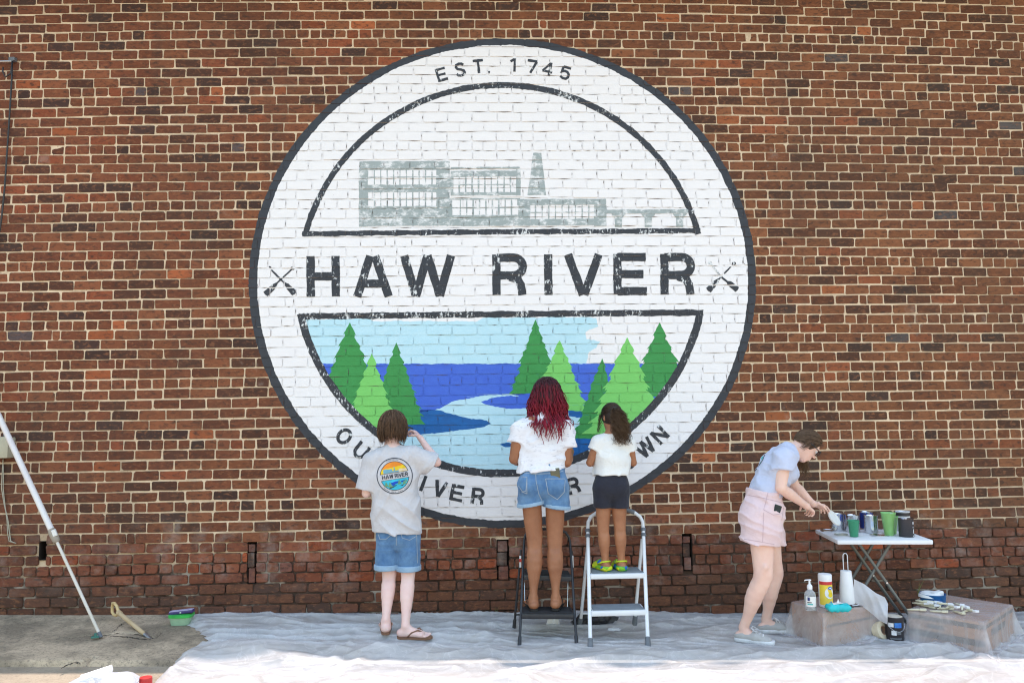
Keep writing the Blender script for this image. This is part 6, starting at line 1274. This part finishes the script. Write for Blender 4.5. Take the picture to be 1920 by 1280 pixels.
        F.cut(h+d*.01+V(0, 0, .052), nrm(V(0, 0, 1)-d*.30)); so = F.build('sneaker', mg, root)
        F = Field(h-.2, h+.27, .0055); F.els(h-d*.032, h+d*.10, (.045, .04), (.052, .04), n, .01); F.els(h+d*.10, h+d*.17, (.052, .04), (.048, .04), n, .01); F.cut(h+V(0, 0, .011), V(0, 0, 1)); F.cut(h+V(0, 0, -.018), V(0, 0, -1)); F.build('sole', mw, so)
        for k in range(4): p0 = h+d*(.058+.022*k)+V(0, 0, .068-.0085*k); MB().tube([p0+n*.026-V(0, 0, .006), p0+V(0, 0, .004)+d*.008, p0-n*.026+d*.01-V(0, 0, .006)], .0045, 6).build('lace', mw, so, True)
        p0 = h+d*.055+V(0, 0, .076)
        for sg in (-1, 1): MB().tube([p0, p0+n*sg*.02+V(0, 0, .012), p0+n*sg*.04+d*.025-V(0, 0, .004), p0+n*sg*.025+d*.045-V(0, 0, .012), p0+d*.01], .0038, 6).build('lace_bow', mw, so, True)
    # hair
    R = np.array([fr[2], fr[0], fr[1]]).T; hcc = hc+fr[1]*.018; F = Field(hcc-.16, hcc+.16, .006); F.ell(hcc, V(.079, .099, .096), R, 0); F.cut(hcc+fr[0]*.045-fr[1]*.01, nrm(fr[0]-fr[1]*.55)); F.ell(hcc-fr[0]*.07-fr[1]*.06, (.03, .025, .03), R, .03)
    F.cut(hcc-fr[1]*.045, nrm(-fr[1]-fr[0]*.1)); v, q = F.mesh(); np_mesh('hair', v, q, M_HAIR, root, True, np.tile((.06, .034, .021), (len(v), 1))); rs = np.random.RandomState(12); S = []
    knot = hcc-fr[0]*.088-fr[1]*.05
    for k in range(900):
        ph = rs.uniform(-PI, PI); th = rs.uniform(.02, 1.62); q = hcc+R @ V(.081*math.sin(th)*math.sin(ph), .101*math.sin(th)*math.cos(ph), .098*math.cos(th)); u_ = q-hcc
        if u_ @ fr[0] > .055+.5*(u_ @ fr[1])*.5 or u_ @ fr[1] < -.03: continue
        P = []
        for t_ in np.linspace(0, 1, 10): x_ = q*(1-t_)+knot*t_; dd = R.T @ (x_-hcc); kk = max(1.0, 1/max(1e-3, np.linalg.norm(dd/V(.082, .102, .099)))); P.append(hcc+(x_-hcc)*kk)
        S.append((np.array(P), np.full(10, .0017), np.tile(np.array((.085, .05, .03))*rs.uniform(.55, 1.7), (10, 1))))
    for k in range(150):                        # loose lengths falling from the far side below the face
        n = 16; s = np.linspace(0, 1, n); p0 = hc-fr[1]*.03+fr[2]*(-.0)+V(.0, .07, .0)+fr[0]*rs.uniform(-.02, .05); P = p0+np.outer(s, V(rs.uniform(-.03, .05), rs.normal(0, .01), -rs.uniform(.13, .20)))+np.c_[.01*np.sin(s*9+k), .004*np.cos(s*7+k), 0*s]; S.append((P, np.linspace(.002, .0008, n), np.tile(np.array((.15, .085, .045))*rs.uniform(.5, 1.4), (n, 1))))
    for k in range(30):                         # wisps in front of the ear
        n = 12; s = np.linspace(0, 1, n); p0 = hcc+fr[2]*.08+fr[0]*rs.uniform(-.02, .02)+fr[1]*rs.uniform(-.01, .02); P = p0+np.outer(s, fr[0]*-.03-fr[1]*rs.uniform(.05, .1))+fr[2]*.004; S.append((P, np.linspace(.0018, .0008, n), np.tile(np.array((.09, .05, .03))*rs.uniform(.5, 1.4), (n, 1))))
    tubes('hair_strands', S, M_HAIR, root, 4)
    # glasses
    mg_ = mat('dark_frame', (.02, .016, .016), .3); g0 = hc+fr[0]*.098*.97
    gl = None
    for sg in (-1, 1):
        c = g0+fr[2]*sg*.033; o = MB().tube([c+fr[2]*.026*math.copysign(abs(math.cos(a))**.7, math.cos(a))+fr[1]*.02*math.copysign(abs(math.sin(a))**.7, math.sin(a)) for a in np.linspace(0, 2*PI, 21)], .004, 6, False).build('glasses_rim', mg_, root, True); MB().tube([c+fr[2]*sg*.026+fr[1]*.006, c+fr[2]*sg*.048-fr[0]*.03+fr[1]*.006, hc+fr[2]*sg*.085-fr[0]*.005+fr[1]*.006], .0034, 6).build('temple_arm', mg_, o, True)
    MB().tube([g0-fr[2]*.008+fr[1]*.004, g0+fr[0]*.006+fr[1]*.006, g0+fr[2]*.008+fr[1]*.004], .0022, 6).build('bridge', mg_, root, True)
bender()
print('people', round(time.time()-T0, 1))
